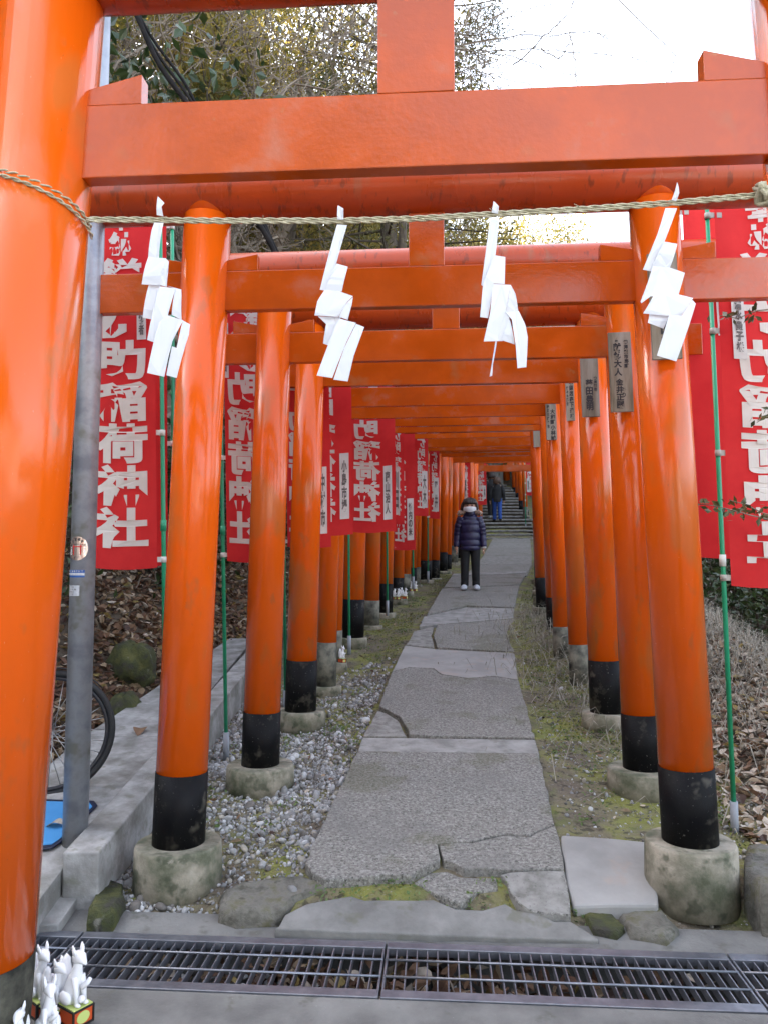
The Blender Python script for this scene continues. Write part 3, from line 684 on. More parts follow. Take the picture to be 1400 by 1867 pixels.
# ------------------------------------------------------------------ drain grates
def grate(x0, x1, label, m=None):
    t = thing('drain_grate', label, 'drain grate', gp((x0 + x1) / 2, -.2, 0), GY, 'steel drain grates')
    w = (x1 - x0) / 2 - .004
    o = MB()
    o.box((0, .1725, -.012), (2 * w, .05, .03)); o.box((0, -.1675, -.012), (2 * w, .05, .03))
    for s_ in (-1, 1): o.box((s_ * (w - .004), 0, -.016), (.008, .29, .036))
    o.obj('frame', M['steel'], t, bevel=.002)
    o = MB(); n = int((2 * w) / .0385)
    for i in range(1, n): o.box((-w + 2 * w * i / n, 0.0, -.018), (.0045, .292, .032))
    o.obj('bars', M['steel'], t)
    o = MB()
    for yy in (.062, -.055): o.tube([(-w, yy, .001), (w, yy, .001)], .0045, 8)
    o.obj('cross_rods', M['steel'], t)
    return t
gx = lambda px: P(px, 1705, 3.1).x
g0, g1, g2 = gx(139), gx(705), gx(1305)
grate(g0 - 1.22, g0, 'short visible end of a steel grate at the left gate post')
grate(g0, g1, 'steel drain grate left of centre, behind the fox figures')
grate(g1, g2, 'steel drain grate right of centre, below the stone path')
grate(g2, g2 + 1.25, 'steel grate at the right edge with a mossy rim')

# ------------------------------------------------------------------ rocks and blocks
def rock(label, poly, h, m, a=-.255, b=.11, name='rock', group=None, top=.55, zoff=0.0):
    pts = [G(x, y, a, b) + Vector((0, 0, zoff)) for x, y in poly]; c = sum(pts, Vector()) / len(pts)
    pts = rough_poly(pts, .02, .06); n = len(pts)
    o = MB(); rings = []
    for k, (sc, dz) in enumerate(((1.0, -.1), (1.0, 0), (.97, h * .6), (.88, h * .93), (top, h * 1.02))):
        rings.append([c + (p - c) * sc + Vector((rng.normal(0, .003), rng.normal(0, .003), dz + rng.normal(0, .004))) for p in pts])
    vs = [v for r_ in rings for v in r_]
    fs = [(k * n + i, k * n + (i + 1) % n, (k + 1) * n + (i + 1) % n, (k + 1) * n + i) for k in range(len(rings) - 1) for i in range(n)]
    o.add(vs, fs, 0, True); o.add(rings[-1], [tuple(range(n))], 0, True)
    return tag(o.obj(name, M[m]), label, 'rock', group)
rock('long flat moss edged stone at the front left of the path', [(398, 1668), (402, 1640), (430, 1622), (500, 1612), (560, 1612), (610, 1628), (600, 1640), (540, 1650), (510, 1676), (430, 1680)], .035, 'greyrock', a=-.5, b=.165, top=.84)
rock('round dark green mossy stone beside the second gate footing', [(158, 1686), (170, 1650), (195, 1625), (225, 1632), (228, 1655), (205, 1686)], .05, 'mossrock', a=.02, b=0, top=.75)
rock('small mossy wedge of stone right of the path front', [(1048, 1662), (1100, 1660), (1140, 1702), (1125, 1712), (1080, 1706)], .03, 'mossrock', a=.005, b=0)
rock('tan slanting stone against the right concrete footing', [(1112, 1660), (1180, 1650), (1240, 1706), (1215, 1722), (1150, 1712)], .035, 'greyrock', a=.005, b=0)
rock('grey squared stone at the right edge beside the footing', [(1356, 1640), (1362, 1580), (1440, 1585), (1450, 1690), (1390, 1676)], .12, 'greyrock', a=.01, b=0.02)
pw = MB(); pw.prism(rough_poly([G(a, b, -.665, .225) for a, b in ((1022, 1522), (1100, 1527), (1195, 1536), (1200, 1650), (1110, 1650), (1045, 1652), (1030, 1592))], .006), .2)
kind(pw.obj('path_patch', M['pale'], bevel=.012), 'structure')
fw = MB(); fw.prism(rough_poly([G(a, b, -.995, .325) for a, b in ((508, 1690), (520, 1668), (560, 1648), (640, 1634), (665, 1642), (790, 1641), (830, 1658), (880, 1660), (920, 1648), (940, 1660), (985, 1668), (1010, 1681), (1040, 1680), (1090, 1712), (1090, 1716), (500, 1694))], .006), .2)
kind(fw.obj('path_apron', M['apron'], bevel=.008), 'structure')
def boulder(label, c, r, seed):
    g2_ = np.random.default_rng(seed); o = MB(); o.ell((0, 0, 0), r, 28)
    ph = g2_.uniform(0, 6, 6)
    o.v = [tuple(Vector(v) * (1 + .10 * math.sin(5 * v[0] / r[0] + ph[0]) * math.sin(4 * v[2] / r[2] + ph[1]) + .07 * math.sin(9 * v[1] / r[1] + ph[2]) + .04 * math.sin(14 * v[0] / r[0] + 11 * v[2] / r[2]) + g2_.normal(0, .012))) for v in o.v]
    return tag(o.obj('boulder', M['mossrock'], loc=c), label, 'boulder', 'mossy boulders on the bank')
boulder('upper mossy boulder on the leaf strewn bank', P(242, 1215, 6.3), (.19, .2, .20), 3)
boulder('lower mossy boulder beside the bicycle wheel', P(226, 1300, 5.8), (.13, .18, .15), 4)

# ------------------------------------------------------------------ fox figures
def make_fox(label, loc, rz, sc=1.0):
    t = thing('fox_figurine', label, 'fox figurine', loc, rz, 'white fox figurines'); t.scale = (sc,) * 3
    o = MB(); o.box((0, 0, .024), (.062, .092, .044)); bs = o.obj('pedestal', M['foxred'], t, bevel=.001)
    o = MB()
    for z in (.0025, .0475): o.box((0, 0, z), (.07, .10, .005))
    for a in (-1, 1):
        for b in (-1, 1): o.box((a * .0325, b * .0475, .025), (.005, .005, .04))
    o.obj('black_edging', M['foxblack'], bs)
    o = MB(); o.box((0, 0, .0515), (.062, .092, .003)); o.obj('top_panel', M['foxlime'], bs)
    o = MB()
    o.tube([(0, -.0462, .024), (0, -.0475, .024)], [(.017, .021), (.017, .021)], 20, flat=(0, 0, 1)); o.tube([(.0312, 0, .024), (.0325, 0, .024)], [(.017, .030), (.017, .030)], 20, flat=(0, 0, 1))
    o.obj('oval_crest', M['foxlime'], bs)
    o = MB(); z = .053
    o.tube([(0, .012, z), (0, .012, z + .02), (0, .004, z + .05), (0, -.008, z + .08), (0, -.014, z + .105), (0, -.016, z + .125)],
           [(.028, .026), (.031, .030), (.026, .024), (.021, .018), (.014, .013), (.012, .012)], 16)
    o.tube([(0, -.006, z + .118), (0, -.016, z + .132), (0, -.030, z + .132), (0, -.046, z + .124), (0, -.054, z + .121)], [.013, (.019, .02), (.0165, .016), (.0075, .008), (.003, .003)], 14)
    for s_ in (-1, 1):
        o.tube([(s_ * .011, -.014, z + .139), (s_ * .0145, -.012, z + .154), (s_ * .0155, -.008, z + .167)], [(.012, .006), (.0095, .005), .002], 8)
        o.tube([(s_ * .012, -.016, z + .078), (s_ * .013, -.026, z + .05), (s_ * .013, -.030, z + .004)], [.010, .008, .0075], 10)
        o.ell((s_ * .013, -.036, z + .005), (.008, .012, .006), 10)
        o.ell((s_ * .024, .008, z + .018), (.013, .028, .020), 12)
    o.tube([(.0, -.034, z + .05), (.012, -.046, z + .062), (.016, -.052, z + .074)], [.008, .0075, .006], 8)
    o.ell((-.002, -.04, z + .02), (.011, .011, .011), 10)
    o.obj('body', M['porcelain'], t)
    o = MB(); o.tube([(0, .036, z), (0, .046, z + .03), (0, .048, z + .07), (0, .046, z + .095), (0, .044, z + .1), (0, .044, z + .112), (0, .043, z + .124)],
                     [.008, .016, .020, .0145, .0125, .012, .002], 14); o.obj('tail', M['porcelain'], t)
    o = MB()
    for s_ in (-1, 1): o.tube([(s_ * .0125, -.0195, z + .144), (s_ * .0145, -.0172, z + .153), (s_ * .015, -.0128, z + .161)], [(.0045, .0015), (.004, .0015), .0005], 6)
    o.obj('ear_lining', M['foxpink'], t)
    return t
z8 = 0.0
p = P(134, 1872, 2.56); f0 = make_fox('fox figurine with boxy red and lime base, rightmost at the big post', (p.x, 2.56, .012), R(55), 1.08)
FOX = 'white fox figurines'
for (px, py, y, rz, sc, lab) in [
    (88, 1868, 2.43, 30, 1.0, 'fox figurine in front of the rightmost fox by the big post'), (72, 1826, 2.63, 50, 1.0, 'fox figurine half hidden behind the big left post'),
    (100, 1842, 2.58, 62, .9, 'fox figurine between the big post and the rightmost fox'),
    (36, 1867, 2.33, 10, .9, 'fox figurine nearest the bottom left corner, before the dark post base'), (12, 1880, 2.33, 40, .85, 'fox figurine cut by the left picture edge')]:
    q = P(px, py, y); dup(f0, (q.x, y, .0 if y > 2.5 else -.0), R(rz), sc, lab, FOX)
for (px, py, y, rz, lab) in [
    (624, 1208, 7.3, 40, 'lone fox figurine at the sixth gate left post'), (719, 1093, 11.0, 20, 'leftmost of four fox figurines on a footing'),
    (726, 1093, 10.95, 10, 'second of four fox figurines on a footing'), (731, 1091, 11.1, 30, 'third of four fox figurines, set slightly back'),
    (738, 1092, 11.0, 60, 'rightmost of four fox figurines on a footing'), (750, 1078, 11.85, 10, 'left one of two fox figurines near the child'),
    (757, 1078, 11.85, 30, 'right one of two fox figurines near the child'), (986, 1088, 10.0, -30, 'fox figurine at the right side posts')]:
    q = P(px, py, y); dup(f0, q, R(rz), .72, lab, FOX)

# ------------------------------------------------------------------ bicycle, mat, leaf
def bicycle():
    c = P(90, 1338, 4.15); t = thing('bicycle', 'parked bicycle with grey basket, half hidden by the big left post', 'bicycle', (c.x, c.y, c.z - .33), R(24))
    def wheel(x):
        o = MB(); pts = [Vector((x + .315 * math.cos(q), 0, .33 + .315 * math.sin(q))) for q in np.linspace(0, 2 * math.pi, 49)]
        o.tube(pts, .019, 10, caps=False); w = o.obj('wheel', M['rubber'], t)
        o = MB(); pts = [Vector((x + .29 * math.cos(q), 0, .33 + .29 * math.sin(q))) for q in np.linspace(0, 2 * math.pi, 49)]
        o.tube(pts, (.011), 8, caps=False); o.obj('rim', M['dark_metal'], w)
        o = MB()
        for k in range(28):
            q = 2 * math.pi * k / 28; s_ = .03 if k % 2 else -.03
            o.tube([(x + .02 * math.cos(q + 1.4 * (1 if k % 4 < 2 else -1)), s_, .33 + .02 * math.sin(q + 1.4 * (1 if k % 4 < 2 else -1))), (x + .285 * math.cos(q), 0, .33 + .285 * math.sin(q))], .0022, 4)
        o.tube([(x, -.04, .33), (x, .04, .33)], .02, 12); o.obj('spokes', M['chrome'], w)
    wheel(0); wheel(-1.08)
    o = MB()
    for a, b, r_ in (((-.12, 0, .86), (-.17, 0, .98), .016), ((-.14, 0, .84), (-.66, 0, .3), .016), ((-.66, 0, .3), (-.8, 0, .8), .016), ((-.15, 0, .8), (-.78, 0, .66), .016),
                     ((-.66, 0, .3), (-1.08, .05, .33), .01), ((-.66, 0, .3), (-1.08, -.05, .33), .01), ((-.78, 0, .68), (-1.08, .05, .33), .009), ((-.78, 0, .68), (-1.08, -.05, .33), .009)): o.tube([a, b], r_, 10)
    o.obj('frame', M['dark_metal'], t)
    o = MB(); o.tube([(-.12, 0, .84), (-.1, .04, .68), (0, .045, .33)], .012, 8); o.tube([(-.12, 0, .84), (-.1, -.04, .68), (0, -.045, .33)], .012, 8); o.obj('fork', M['dark_metal'], t)
    o = MB(); pts = [Vector((.34 * math.cos(q), 0, .33 + .345 * math.sin(q))) for q in np.linspace(R(40), R(170), 16)]; o.tube(pts, (.004), 6); o.obj('mudguard', M['dark_metal'], t)
    o = MB(); o.tube([(-.38, .3, 1.02), (-.22, .27, 1.03), (-.17, 0, 1.0), (-.22, -.27, 1.03), (-.38, -.3, 1.02)], .012, 8); o.obj('handlebar', M['chrome'], t)
    o = MB()
    for (xa, xb, y0) in ((.10, .36, .17),):
        for z in (.70, .78, .86, .94):
            k = (z - .7) * .12; o.tube([(-.07, -.12 - k, z), (.24 + k, -.14 - k, z), (.24 + k, .14 + k, z), (-.07, .12 + k, z), (-.07, -.12 - k, z)], .005, 6)
        for i in range(17):
            f_ = i / 16
            for s_ in (-1, 1): o.tube([(-.07 + .31 * f_, s_ * .125, .70), (-.07 + .34 * f_, s_ * .165, .94)], .0018, 4)
            o.tube([(.24, -.13 + .26 * f_, .70), (.268, -.165 + .33 * f_, .94)], .0018, 4)
        o.box((.085, 0, .70), (.31, .25, .004))
        for s_ in (-1, 1): o.box((.085, s_ * .143, .82), (.31, .002, .235))
        o.box((.255, 0, .82), (.002, .28, .235))
    o.v = [(v[0] - .26, v[1], v[2]) for v in o.v]; o.obj('basket', M['mesh_grey'], t)
    o = MB(); o.ell((-.82, 0, .84), (.13, .09, .04), 16); o.obj('saddle', M['rubber'], t)
    o = MB(); o.tube([(-.66, -.06, .3), (-.66, .06, .3)], .07, 20); o.tube([(-.66, .06, .3), (-.60, .07, .15)], .008, 8); o.tube([(-.66, -.06, .3), (-.72, -.07, .45)], .008, 8); o.obj('crank', M['chrome'], t)
bicycle()
mt = MB(); zb = .232
def matpt(px, py): return G(px, py, .205 + .012 - .396, .11)
q = [matpt(*p) for p in ((10, 1455), (172, 1460), (178, 1468), (112, 1535), (95, 1546), (-30, 1560))]
mt.prism(q, .008); bo = mt.obj('board', M['navy'], None, bevel=.003)
tag(bo, 'blue board with navy border lying on the pavement by the pole', 'board'); bo.name = 'blue_board'
c = sum(q, Vector()) / 6
mt = MB(); mt.prism([c + (v - c) * .88 + Vector((0, 0, .003)) for v in q], .004); mt.obj('face', M['blue'], bo)
def one_leaf(label, loc, size, m, seed):
    g_ = np.random.default_rng(seed); o = MB(); n = 9; L2 = size
    prof = [0.02, .25, .42, .5, .46, .36, .24, .12, .01]
    vs = []
    for i in range(n):
        x = (i / (n - 1) - .5) * L2; w = prof[i] * L2 * .7
        for s_ in (-1, 0, 1): vs.append(Vector((x, s_ * w, .25 * w * abs(s_) + .12 * L2 * math.sin(i * .6) + .004)))
    o.add(vs, [(i * 3 + k, i * 3 + k + 1, (i + 1) * 3 + k + 1, (i + 1) * 3 + k) for i in range(n - 1) for k in (0, 1)], 0, True)
    ob = o.obj('fallen_leaf', m, loc=loc); ob.rotation_euler = (0, 0, g_.uniform(0, 6)); return tag(ob, label, 'leaf')
one_leaf('dry tan leaf lying on the blue board', matpt(98, 1508) + Vector((0, 0, .006)), .10, M_leaf[3], 1)
one_leaf('brown curled leaf lying on the grey pavement slab', G(255, 1335, .205 - .396 + .006, .11), .13, M_leaf[1], 5)
one_leaf('yellow leaf on the gravel beside the second gate', G(378, 1468, -.3, .11), .06, M_leaf[5], 6)

# ------------------------------------------------------------------ people
def skin_mesh(verts, edges, radii, root=0, sub=2):
    me = bpy.data.meshes.new('skin'); me.from_pydata(verts, edges, [])
    ob = bpy.data.objects.new('skin', me); COL.objects.link(ob)
    md = ob.modifiers.new('s', 'SKIN'); md.use_smooth_shade = True
    if not me.skin_vertices: me.skin_vertices.new()
    for i, r in enumerate(radii):
        me.skin_vertices[0].data[i].radius = r if hasattr(r, '__len__') else (r, r)
        me.skin_vertices[0].data[i].use_root = (i == root)
    m2 = ob.modifiers.new('b', 'SUBSURF'); m2.levels = sub; m2.render_levels = sub
    dg = bpy.context.evaluated_depsgraph_get(); dg.update()
    out = bpy.data.meshes.new_from_object(ob.evaluated_get(dg))
    V = [v.co.copy() for v in out.vertices]; F = [tuple(p.vertices) for p in out.polygons]
    bpy.data.objects.remove(ob); return V, F
def person(label, loc, rz, H, top, bottom, shoes, hair, skin, headk=1.0, puffy=False, mask=False, fur=None, step=0.0, hairlen=.9):
    """facing -y; H standing height"""
    t = thing('person', label, 'person', loc, rz)
    h = H; hz = .895 * h; hr = .068 * h * headk
    sh = (.102 if puffy else .112) * h; hip = .055 * h
    V, E, Rr = [], [], []
    def v(p, r, par=None):
        V.append(Vector(p)); Rr.append(r)
        if par is not None: E.append((par, len(V) - 1))
        return len(V) - 1
    pel = v((0, 0, .50 * h), (.075 * h, .06 * h)); sp = v((0, 0, .60 * h), (.068 * h, .055 * h), pel); ch = v((0, 0, .72 * h), (.08 * h, .06 * h), sp)
    nk = v((0, 0, .80 * h), .032 * h, ch); hb = v((0, -.004 * h, .855 * h), (hr * .8, hr * .88), nk); hm = v((0, -.004 * h, .91 * h), (hr, hr * 1.12), hb); v((0, 0, .955 * h), (hr * .8, hr * .9), hm)
    hands = []
    for s in (-1, 1):
        a = v((s * sh, 0, .775 * h), .036 * h, ch); e = v((s * (sh + .03 * h), .01 * h, .60 * h), .027 * h, a); w = v((s * (sh + .045 * h), -.015 * h, .455 * h), .017 * h, e)
        v((s * (sh + .047 * h), -.02 * h, .425 * h), (.012 * h, .022 * h), w); hands.append((s, Vector((s * (sh + .047 * h), -.02 * h, .425 * h))))
        hp = v((s * hip, 0, .48 * h), .058 * h, pel); f_ = step * s
        k = v((s * hip * 1.05, -f_ * .5 - .005 * h, .27 * h + abs(f_) * .12), .037 * h, hp); an = v((s * hip * 1.1, -f_ + .012 * h, .05 * h + max(0, f_) * .3), .024 * h, k); v((s * hip * 1.25, -f_ - .07 * h, .02 * h + max(0, f_) * .3), (.022 * h, .016 * h), an)
    BV, BF = skin_mesh(V, E, Rr)
    b = MB(); b.add(BV, BF, 0, True)
    for s, c in hands:                        # five fingers, unequal and slightly curled
        for i, ln in enumerate((.030, .034, .032, .025)):
            y0 = (-.018 + .012 * i) * h
            p0 = c + Vector((0, y0, -.012 * h)); b.tube([p0, p0 + Vector((-s * .001 * h, -.002 * h, -ln * h * .55)), p0 + Vector((-s * .007 * h, -.004 * h, -ln * h))], [.0062 * h, .0055 * h, .004 * h], 8)
        p0 = c + Vector((-s * .004 * h, -.018 * h, .004 * h)); b.tube([p0, p0 + Vector((-s * .006 * h, -.016 * h, -.014 * h)), p0 + Vector((-s * .008 * h, -.018 * h, -.028 * h))], [.007 * h, .006 * h, .0045 * h], 8)
    fz = .905 * h; fy = -.004 * h - hr * 1.10
    b.tube([(0, fy + .006 * h, fz + .002 * h), (0, fy - .004 * h, fz - .012 * h), (0, fy - .006 * h, fz - .018 * h)], [.004 * h, .007 * h, .008 * h], 8)   # nose
    for s in (-1, 1): b.ell((s * hr * 1.0, 0, fz - .006 * h), (.006 * h, .012 * h, .018 * h), 10)                       # ears
    b.ell((0, fy + .006 * h, fz - .036 * h), (.016 * h, .006 * h, .004 * h), 10)                                       # lips
    body = b.obj('body', skin, t)
    o = MB()
    for s in (-1, 1): o.ell((s * .026 * h, fy + .012 * h, fz + .008 * h), (.010 * h, .006 * h, .0055 * h), 10)
    o.obj('eyes', M['ink'], t)
    def rings(mb, path, rad, n=28, bul=0, amp=0):
        pts, rr = [], []; K = 60
        ts = np.linspace(0, 1, len(path))
        for i in range(K + 1):
            f_ = i / K; p_ = Vector([float(np.interp(f_, ts, [q[j] for q in path])) for j in range(3)])
            k_ = 1 + amp * (abs(math.sin(math.pi * f_ * bul)) ** .6 - .6 if bul else 0)
            pts.append(p_); rr.append((float(np.interp(f_, ts, [q[1] for q in rad])) * k_, float(np.interp(f_, ts, [q[0] for q in rad])) * k_))
        mb.tube(pts, rr, n, flat=(0, 1, 0))
    o = MB(); A = .10 if puffy else 0.02; B_ = 7 if puffy else 4
    w = h * (1.02 if puffy else 1.0)
    rings(o, [(0, 0, .425 * h), (0, 0, .49 * h), (0, 0, .60 * h), (0, 0, .72 * h), (0, 0, .79 * h), (0, -.003 * h, .835 * h)],
          [(.105 * w, .082 * w), (.112 * w, .086 * w), (.108 * w, .082 * w), (.115 * w, .082 * w), (.085 * w, .065 * w), (.046 * w, .048 * w)], 36, B_, A)
    for s in (-1, 1):
        rings(o, [(s * (sh - .02 * h), 0, .785 * h), (s * (sh + .016 * h), .002, .70 * h), (s * (sh + .032 * h), .01 * h, .60 * h), (s * (sh + .045 * h), -.012 * h, .465 * h)],
              [(.05 * w, .05 * w), (.046 * w, .05 * w), (.041 * w, .043 * w), (.032 * w, .034 * w)], 24, B_, A)
    jk = o.obj('jacket', top, t)
    o = MB()
    for s in (-1, 1):
        f_ = step * s
        rings(o, [(s * hip * .9, 0, .505 * h), (s * hip * .98, 0, .44 * h), (s * hip * 1.05, -f_ * .5 - .003 * h, .27 * h), (s * hip * 1.1, -f_ + .012 * h, .10 * h), (s * hip * 1.12, -f_ + .008 * h, .045 * h)],
              [(.062 * h, .068 * h), (.058 * h, .063 * h), (.046 * h, .05 * h), (.041 * h, .044 * h), (.042 * h, .045 * h)], 24, 5, .03)
    o.obj('trousers', bottom, t)
    for s in (-1, 1):
        f_ = step * s; o = MB(); x = s * hip * 1.25
        o.tube([(x - s * .01 * h, -f_ + .035 * h, .028 * h), (x - s * .006 * h, -f_ + .01 * h, .034 * h), (x, -f_ - .045 * h, .028 * h), (x + s * .004 * h, -f_ - .09 * h, .018 * h), (x + s * .004 * h, -f_ - .105 * h, .014 * h)],
               [(.024 * h, .026 * h), (.034 * h, .03 * h), (.028 * h, .033 * h), (.018 * h, .03 * h), (.006 * h, .016 * h)], 16, flat=(0, 0, 1)); so_ = o.obj('shoe', shoes, t)
    # hair: cap with fringe and side locks
    o = MB(); cz = .918 * h
    g_ = np.random.default_rng(int(H * 1000))
    o.ell((0, .006 * h, cz), (hr * 1.10, hr * 1.18, .075 * h * headk ** .5), 26)
    keep = [i for i, f2 in enumerate(o.f) if not (sum(o.v[k][1] for k in f2) / 4 < -.35 * hr and sum(o.v[k][2] for k in f2) / 4 < cz + .012 * h)]
    o.f = [o.f[i] for i in keep]; o.m = [0] * len(keep); o.s = [True] * len(keep)
    for k in range(130):
        q = g_.uniform(0, 2 * math.pi); front = -math.sin(q)
        x, y = hr * 1.08 * math.cos(q), .006 * h + hr * 1.17 * math.sin(q)
        ln = (.019 if front > .45 else .098 * hairlen) * h * g_.uniform(.8, 1.1); z0 = cz + (.026 if front > .45 else .01) * h; js = g_.normal(0, .06)
        o.tube([(x * .25, y * .25 + .004 * h, cz + .078 * h * headk ** .5), (x * .72, y * .74, cz + .062 * h), (x * (1.0 + js * .3), y * 1.02, z0), (x * (1.03 + js), y * (1.01 + js * .4), z0 - ln * .6), (x * (.95 + js), y * .97, z0 - ln)], [.006 * h, .011 * h, .011 * h, .008 * h, .0015 * h], 6)
    o.obj('hair', hair, t)
    if mask:
        o = MB(); n1, n2 = 12, 8; vs = []
        for j in range(n2 + 1):
            for i in range(n1 + 1):
                q = R(-54 + 108 * i / n1); z = fz - .010 * h + .006 * h * math.cos(q) ** 6 * (1 - j / n2) - (.056 * h) * j / n2 * (1 - .62 * abs(math.sin(q)) ** 2)
                bul = 1.12 + .10 * math.sin(math.pi * j / n2) * math.cos(q) ** 2
                vs.append(Vector((hr * 1.03 * math.sin(q) * bul * .95, -.004 * h - hr * 1.13 * math.cos(q) * bul, z)))
        o.add(vs, [(j * (n1 + 1) + i, j * (n1 + 1) + i + 1, (j + 1) * (n1 + 1) + i + 1, (j + 1) * (n1 + 1) + i) for j in range(n2) for i in range(n1)], 0, True)
        o.obj('face_mask', M['paper'], t)
    if fur:
        o = MB()
        for k in range(1100):
            q = R(g_.uniform(-25, 205)); r_ = g_.uniform(.062, .125) * h
            p_ = Vector((r_ * math.cos(q), -.012 * h + .055 * h * math.sin(q), .852 * h + g_.normal(0, .008) * h - .42 * max(0, r_ - .066 * h)))
            d_ = Vector(g_.normal(0, 1, 3)).normalized() * .022 * h
            o.tube([p_, p_ + d_], [.008 * h, .002 * h], 4)
        o.obj('fur_trim', fur, t)
        o = MB(); o.tube([(0, -.004 * h, .80 * h), (0, -.006 * h, .835 * h), (0, -.008 * h, .862 * h)], [(.06 * h, .062 * h), (.056 * h, .06 * h), (.052 * h, .056 * h)], 24); o.obj('collar', top, t)
        o = MB(); o.tube([(sh + .044 * h, -.013 * h, .462 * h), (sh + .046 * h, -.015 * h, .448 * h)], .03 * h, 16); o.obj('cuff', M['strip'], t)
    return t
skin_m = mat('skin', [(.50, .27, .18), (.56, .32, .22)], 20, .55)
navy_j = mat('navy_jacket', [(.009, .008, .038), (.018, .015, .064)], 12, .42, .002, 40)
blackc = mat('black_cloth', [(.008, .008, .009), (.015, .015, .016)], 8, .85, .002, 60)
hair_m = mat('dark_brown_hair', [(.016, .009, .008), (.04, .022, .018)], 60, .45)
hair_b = mat('brown_hair', [(.06, .03, .018), (.11, .06, .035)], 60, .5)
shoe_m = mat('grey_shoe', [(.38, .40, .45), (.6, .62, .66)], 40, .6)
fur_m = mat('fur', [(.40, .28, .22), (.58, .44, .36)], 60, .9)
jean = mat('blue_jeans', [(.012, .05, .24), (.025, .08, .32)], 30, .85)
yc = 12.3; person('child in navy puffer jacket and white face mask standing on the path', (P(857, 1075, yc).x, yc, -.255 + .11 * yc + .01), R(-6), 1.47, navy_j, blackc, shoe_m, hair_m, skin_m, headk=1.12, puffy=True, mask=True, fur=fur_m)
yp = 25.9; person('walker seen from behind in black jacket and bright blue jeans on the steps', (P(906, 948, yp).x, yp, P(906, 950, yp).z), R(172), 1.50, blackc, jean, blackc, hair_b, skin_m, step=.10)
yp = 26.6; person('walker in dark clothes climbing the steps, left of the blue jeans', (P(896, 945, yp).x, yp, P(896, 944, yp).z), R(190), 1.62, blackc, blackc, shoe_m, hair_m, skin_m, step=-.08)
o = MB(); w_ = P(903, 880, 32.5); o.box((w_.x, 32.5, w_.z), (.62, .3, 1.9)); o.box((w_.x - .1, 32.3, w_.z - .2), (.35, .2, 1.4))
tag(o.obj('stone_monument', M['pale'], bevel=.06), 'pale grey upright stone far off at the top of the steps', 'monument')

# ------------------------------------------------------------------ scatter: gravel, fallen leaves, weeds
def ico():
    t = (1 + 5 ** .5) / 2
    v = np.array([(-1, t, 0), (1, t, 0), (-1, -t, 0), (1, -t, 0), (0, -1, t), (0, 1, t), (0, -1, -t), (0, 1, -t), (t, 0, -1), (t, 0, 1), (-t, 0, -1), (-t, 0, 1)], float)
    v /= np.linalg.norm(v[0])
    f = np.array([(0, 11, 5), (0, 5, 1), (0, 1, 7), (0, 7, 10), (0, 10, 11), (1, 5, 9), (5, 11, 4), (11, 10, 2), (10, 7, 6), (7, 1, 8), (3, 9, 4), (3, 4, 2), (3, 2, 6), (3, 6, 8), (3, 8, 9), (4, 9, 5), (2, 4, 11), (6, 2, 10), (8, 6, 7), (9, 8, 1)])
    return v, f
IV, IF = ico()
def subdiv(v, f):
    cache, nv, nf = {}, list(map(tuple, v)), []
    def mid(a, b):
        k = (min(a, b), max(a, b))
        if k not in cache:
            m_ = (np.array(nv[a]) + np.array(nv[b])) / 2; m_ /= np.linalg.norm(m_); nv.append(tuple(m_)); cache[k] = len(nv) - 1
        return cache[k]
    for a, b, c in f:
        x, y, z = mid(a, b), mid(b, c), mid(c, a); nf += [(a, x, z), (b, y, x), (c, z, y), (x, y, z)]
    return np.array(nv), np.array(nf)
IV2, IF2 = subdiv(IV, IF)
def rotm(n):
    q = rng.normal(size=(n, 4)); q /= np.linalg.norm(q, axis=1)[:, None]; w, x, y, z = q.T
    return np.stack([np.stack([1 - 2 * (y * y + z * z), 2 * (x * y - z * w), 2 * (x * z + y * w)], -1), np.stack([2 * (x * y + z * w), 1 - 2 * (x * x + z * z), 2 * (y * z - x * w)], -1), np.stack([2 * (x * z - y * w), 2 * (y * z + x * w), 1 - 2 * (x * x + y * y)], -1)], 1)
def pebbles(name, X, Y, size, z=None):
    n = len(X); Z = ground(X, Y) if z is None else z
    base = IV2[None] * rng.uniform(.82, 1.12, (n, len(IV2), 1)) * (size[:, None, None] * np.stack([rng.uniform(.8, 1.25, n), rng.uniform(.6, 1, n), rng.uniform(.45, .75, n)], -1)[:, None, :])
    V = np.einsum('nij,nkj->nki', rotm(n), base)
    V = V + np.stack([X, Y, Z + size * .3], -1)[:, None, :]
    F = IF2[None] + (np.arange(n) * len(IV2))[:, None, None]
    mi = np.repeat(rng.choice(5, n, p=[.3, .3, .14, .14, .12]), len(IF2))
    return kind(link(name, arr_mesh(name, V.reshape(-1, 3), F.reshape(-1, 3), M_peb, mi, True)), 'stuff')
def zone(n, px0, px1, py0, py1, keep):
    out = []
    while len(out) < n:
        a, b = rng.uniform(px0, px1), rng.uniform(py0, py1)
        p = G(a, b, -.30, .11)
        if keep(p.x, p.y): out.append((p.x, p.y))
    return np.array(out)
def in_gravel(x, y):
    u = x - xc(y)
    if not (-1.205 < x and y > 3.22): return False
    if abs(u) < .60: return False
    dens = 1 - smooth(5.2, 8.0, y) if u < 0 else .16 * (1 - smooth(5, 10, y))
    dens = dens * (.35 + .65 * (wob(2.1 * x + 3, 2.3 * y) > -.12))
    return rng.uniform() < dens and u < 1.7
n1 = 9000; g1_ = []
yy = rng.uniform(3.2, 8.5, 90000); xx = rng.uniform(-1.25, 2.2, 90000)
ok = np.array([in_gravel(a, b) for a, b in zip(xx, yy)]); xx, yy = xx[ok][:17000], yy[ok][:17000]
sz = np.clip(rng.lognormal(math.log(.0080), .5, len(xx)), .004, .03) * np.where(xx - xc(yy) > 0, .62, 1)
o = pebbles('gravel', xx, yy, sz)
tag(o, 'loose grey gravel around the gate footings', 'gravel')
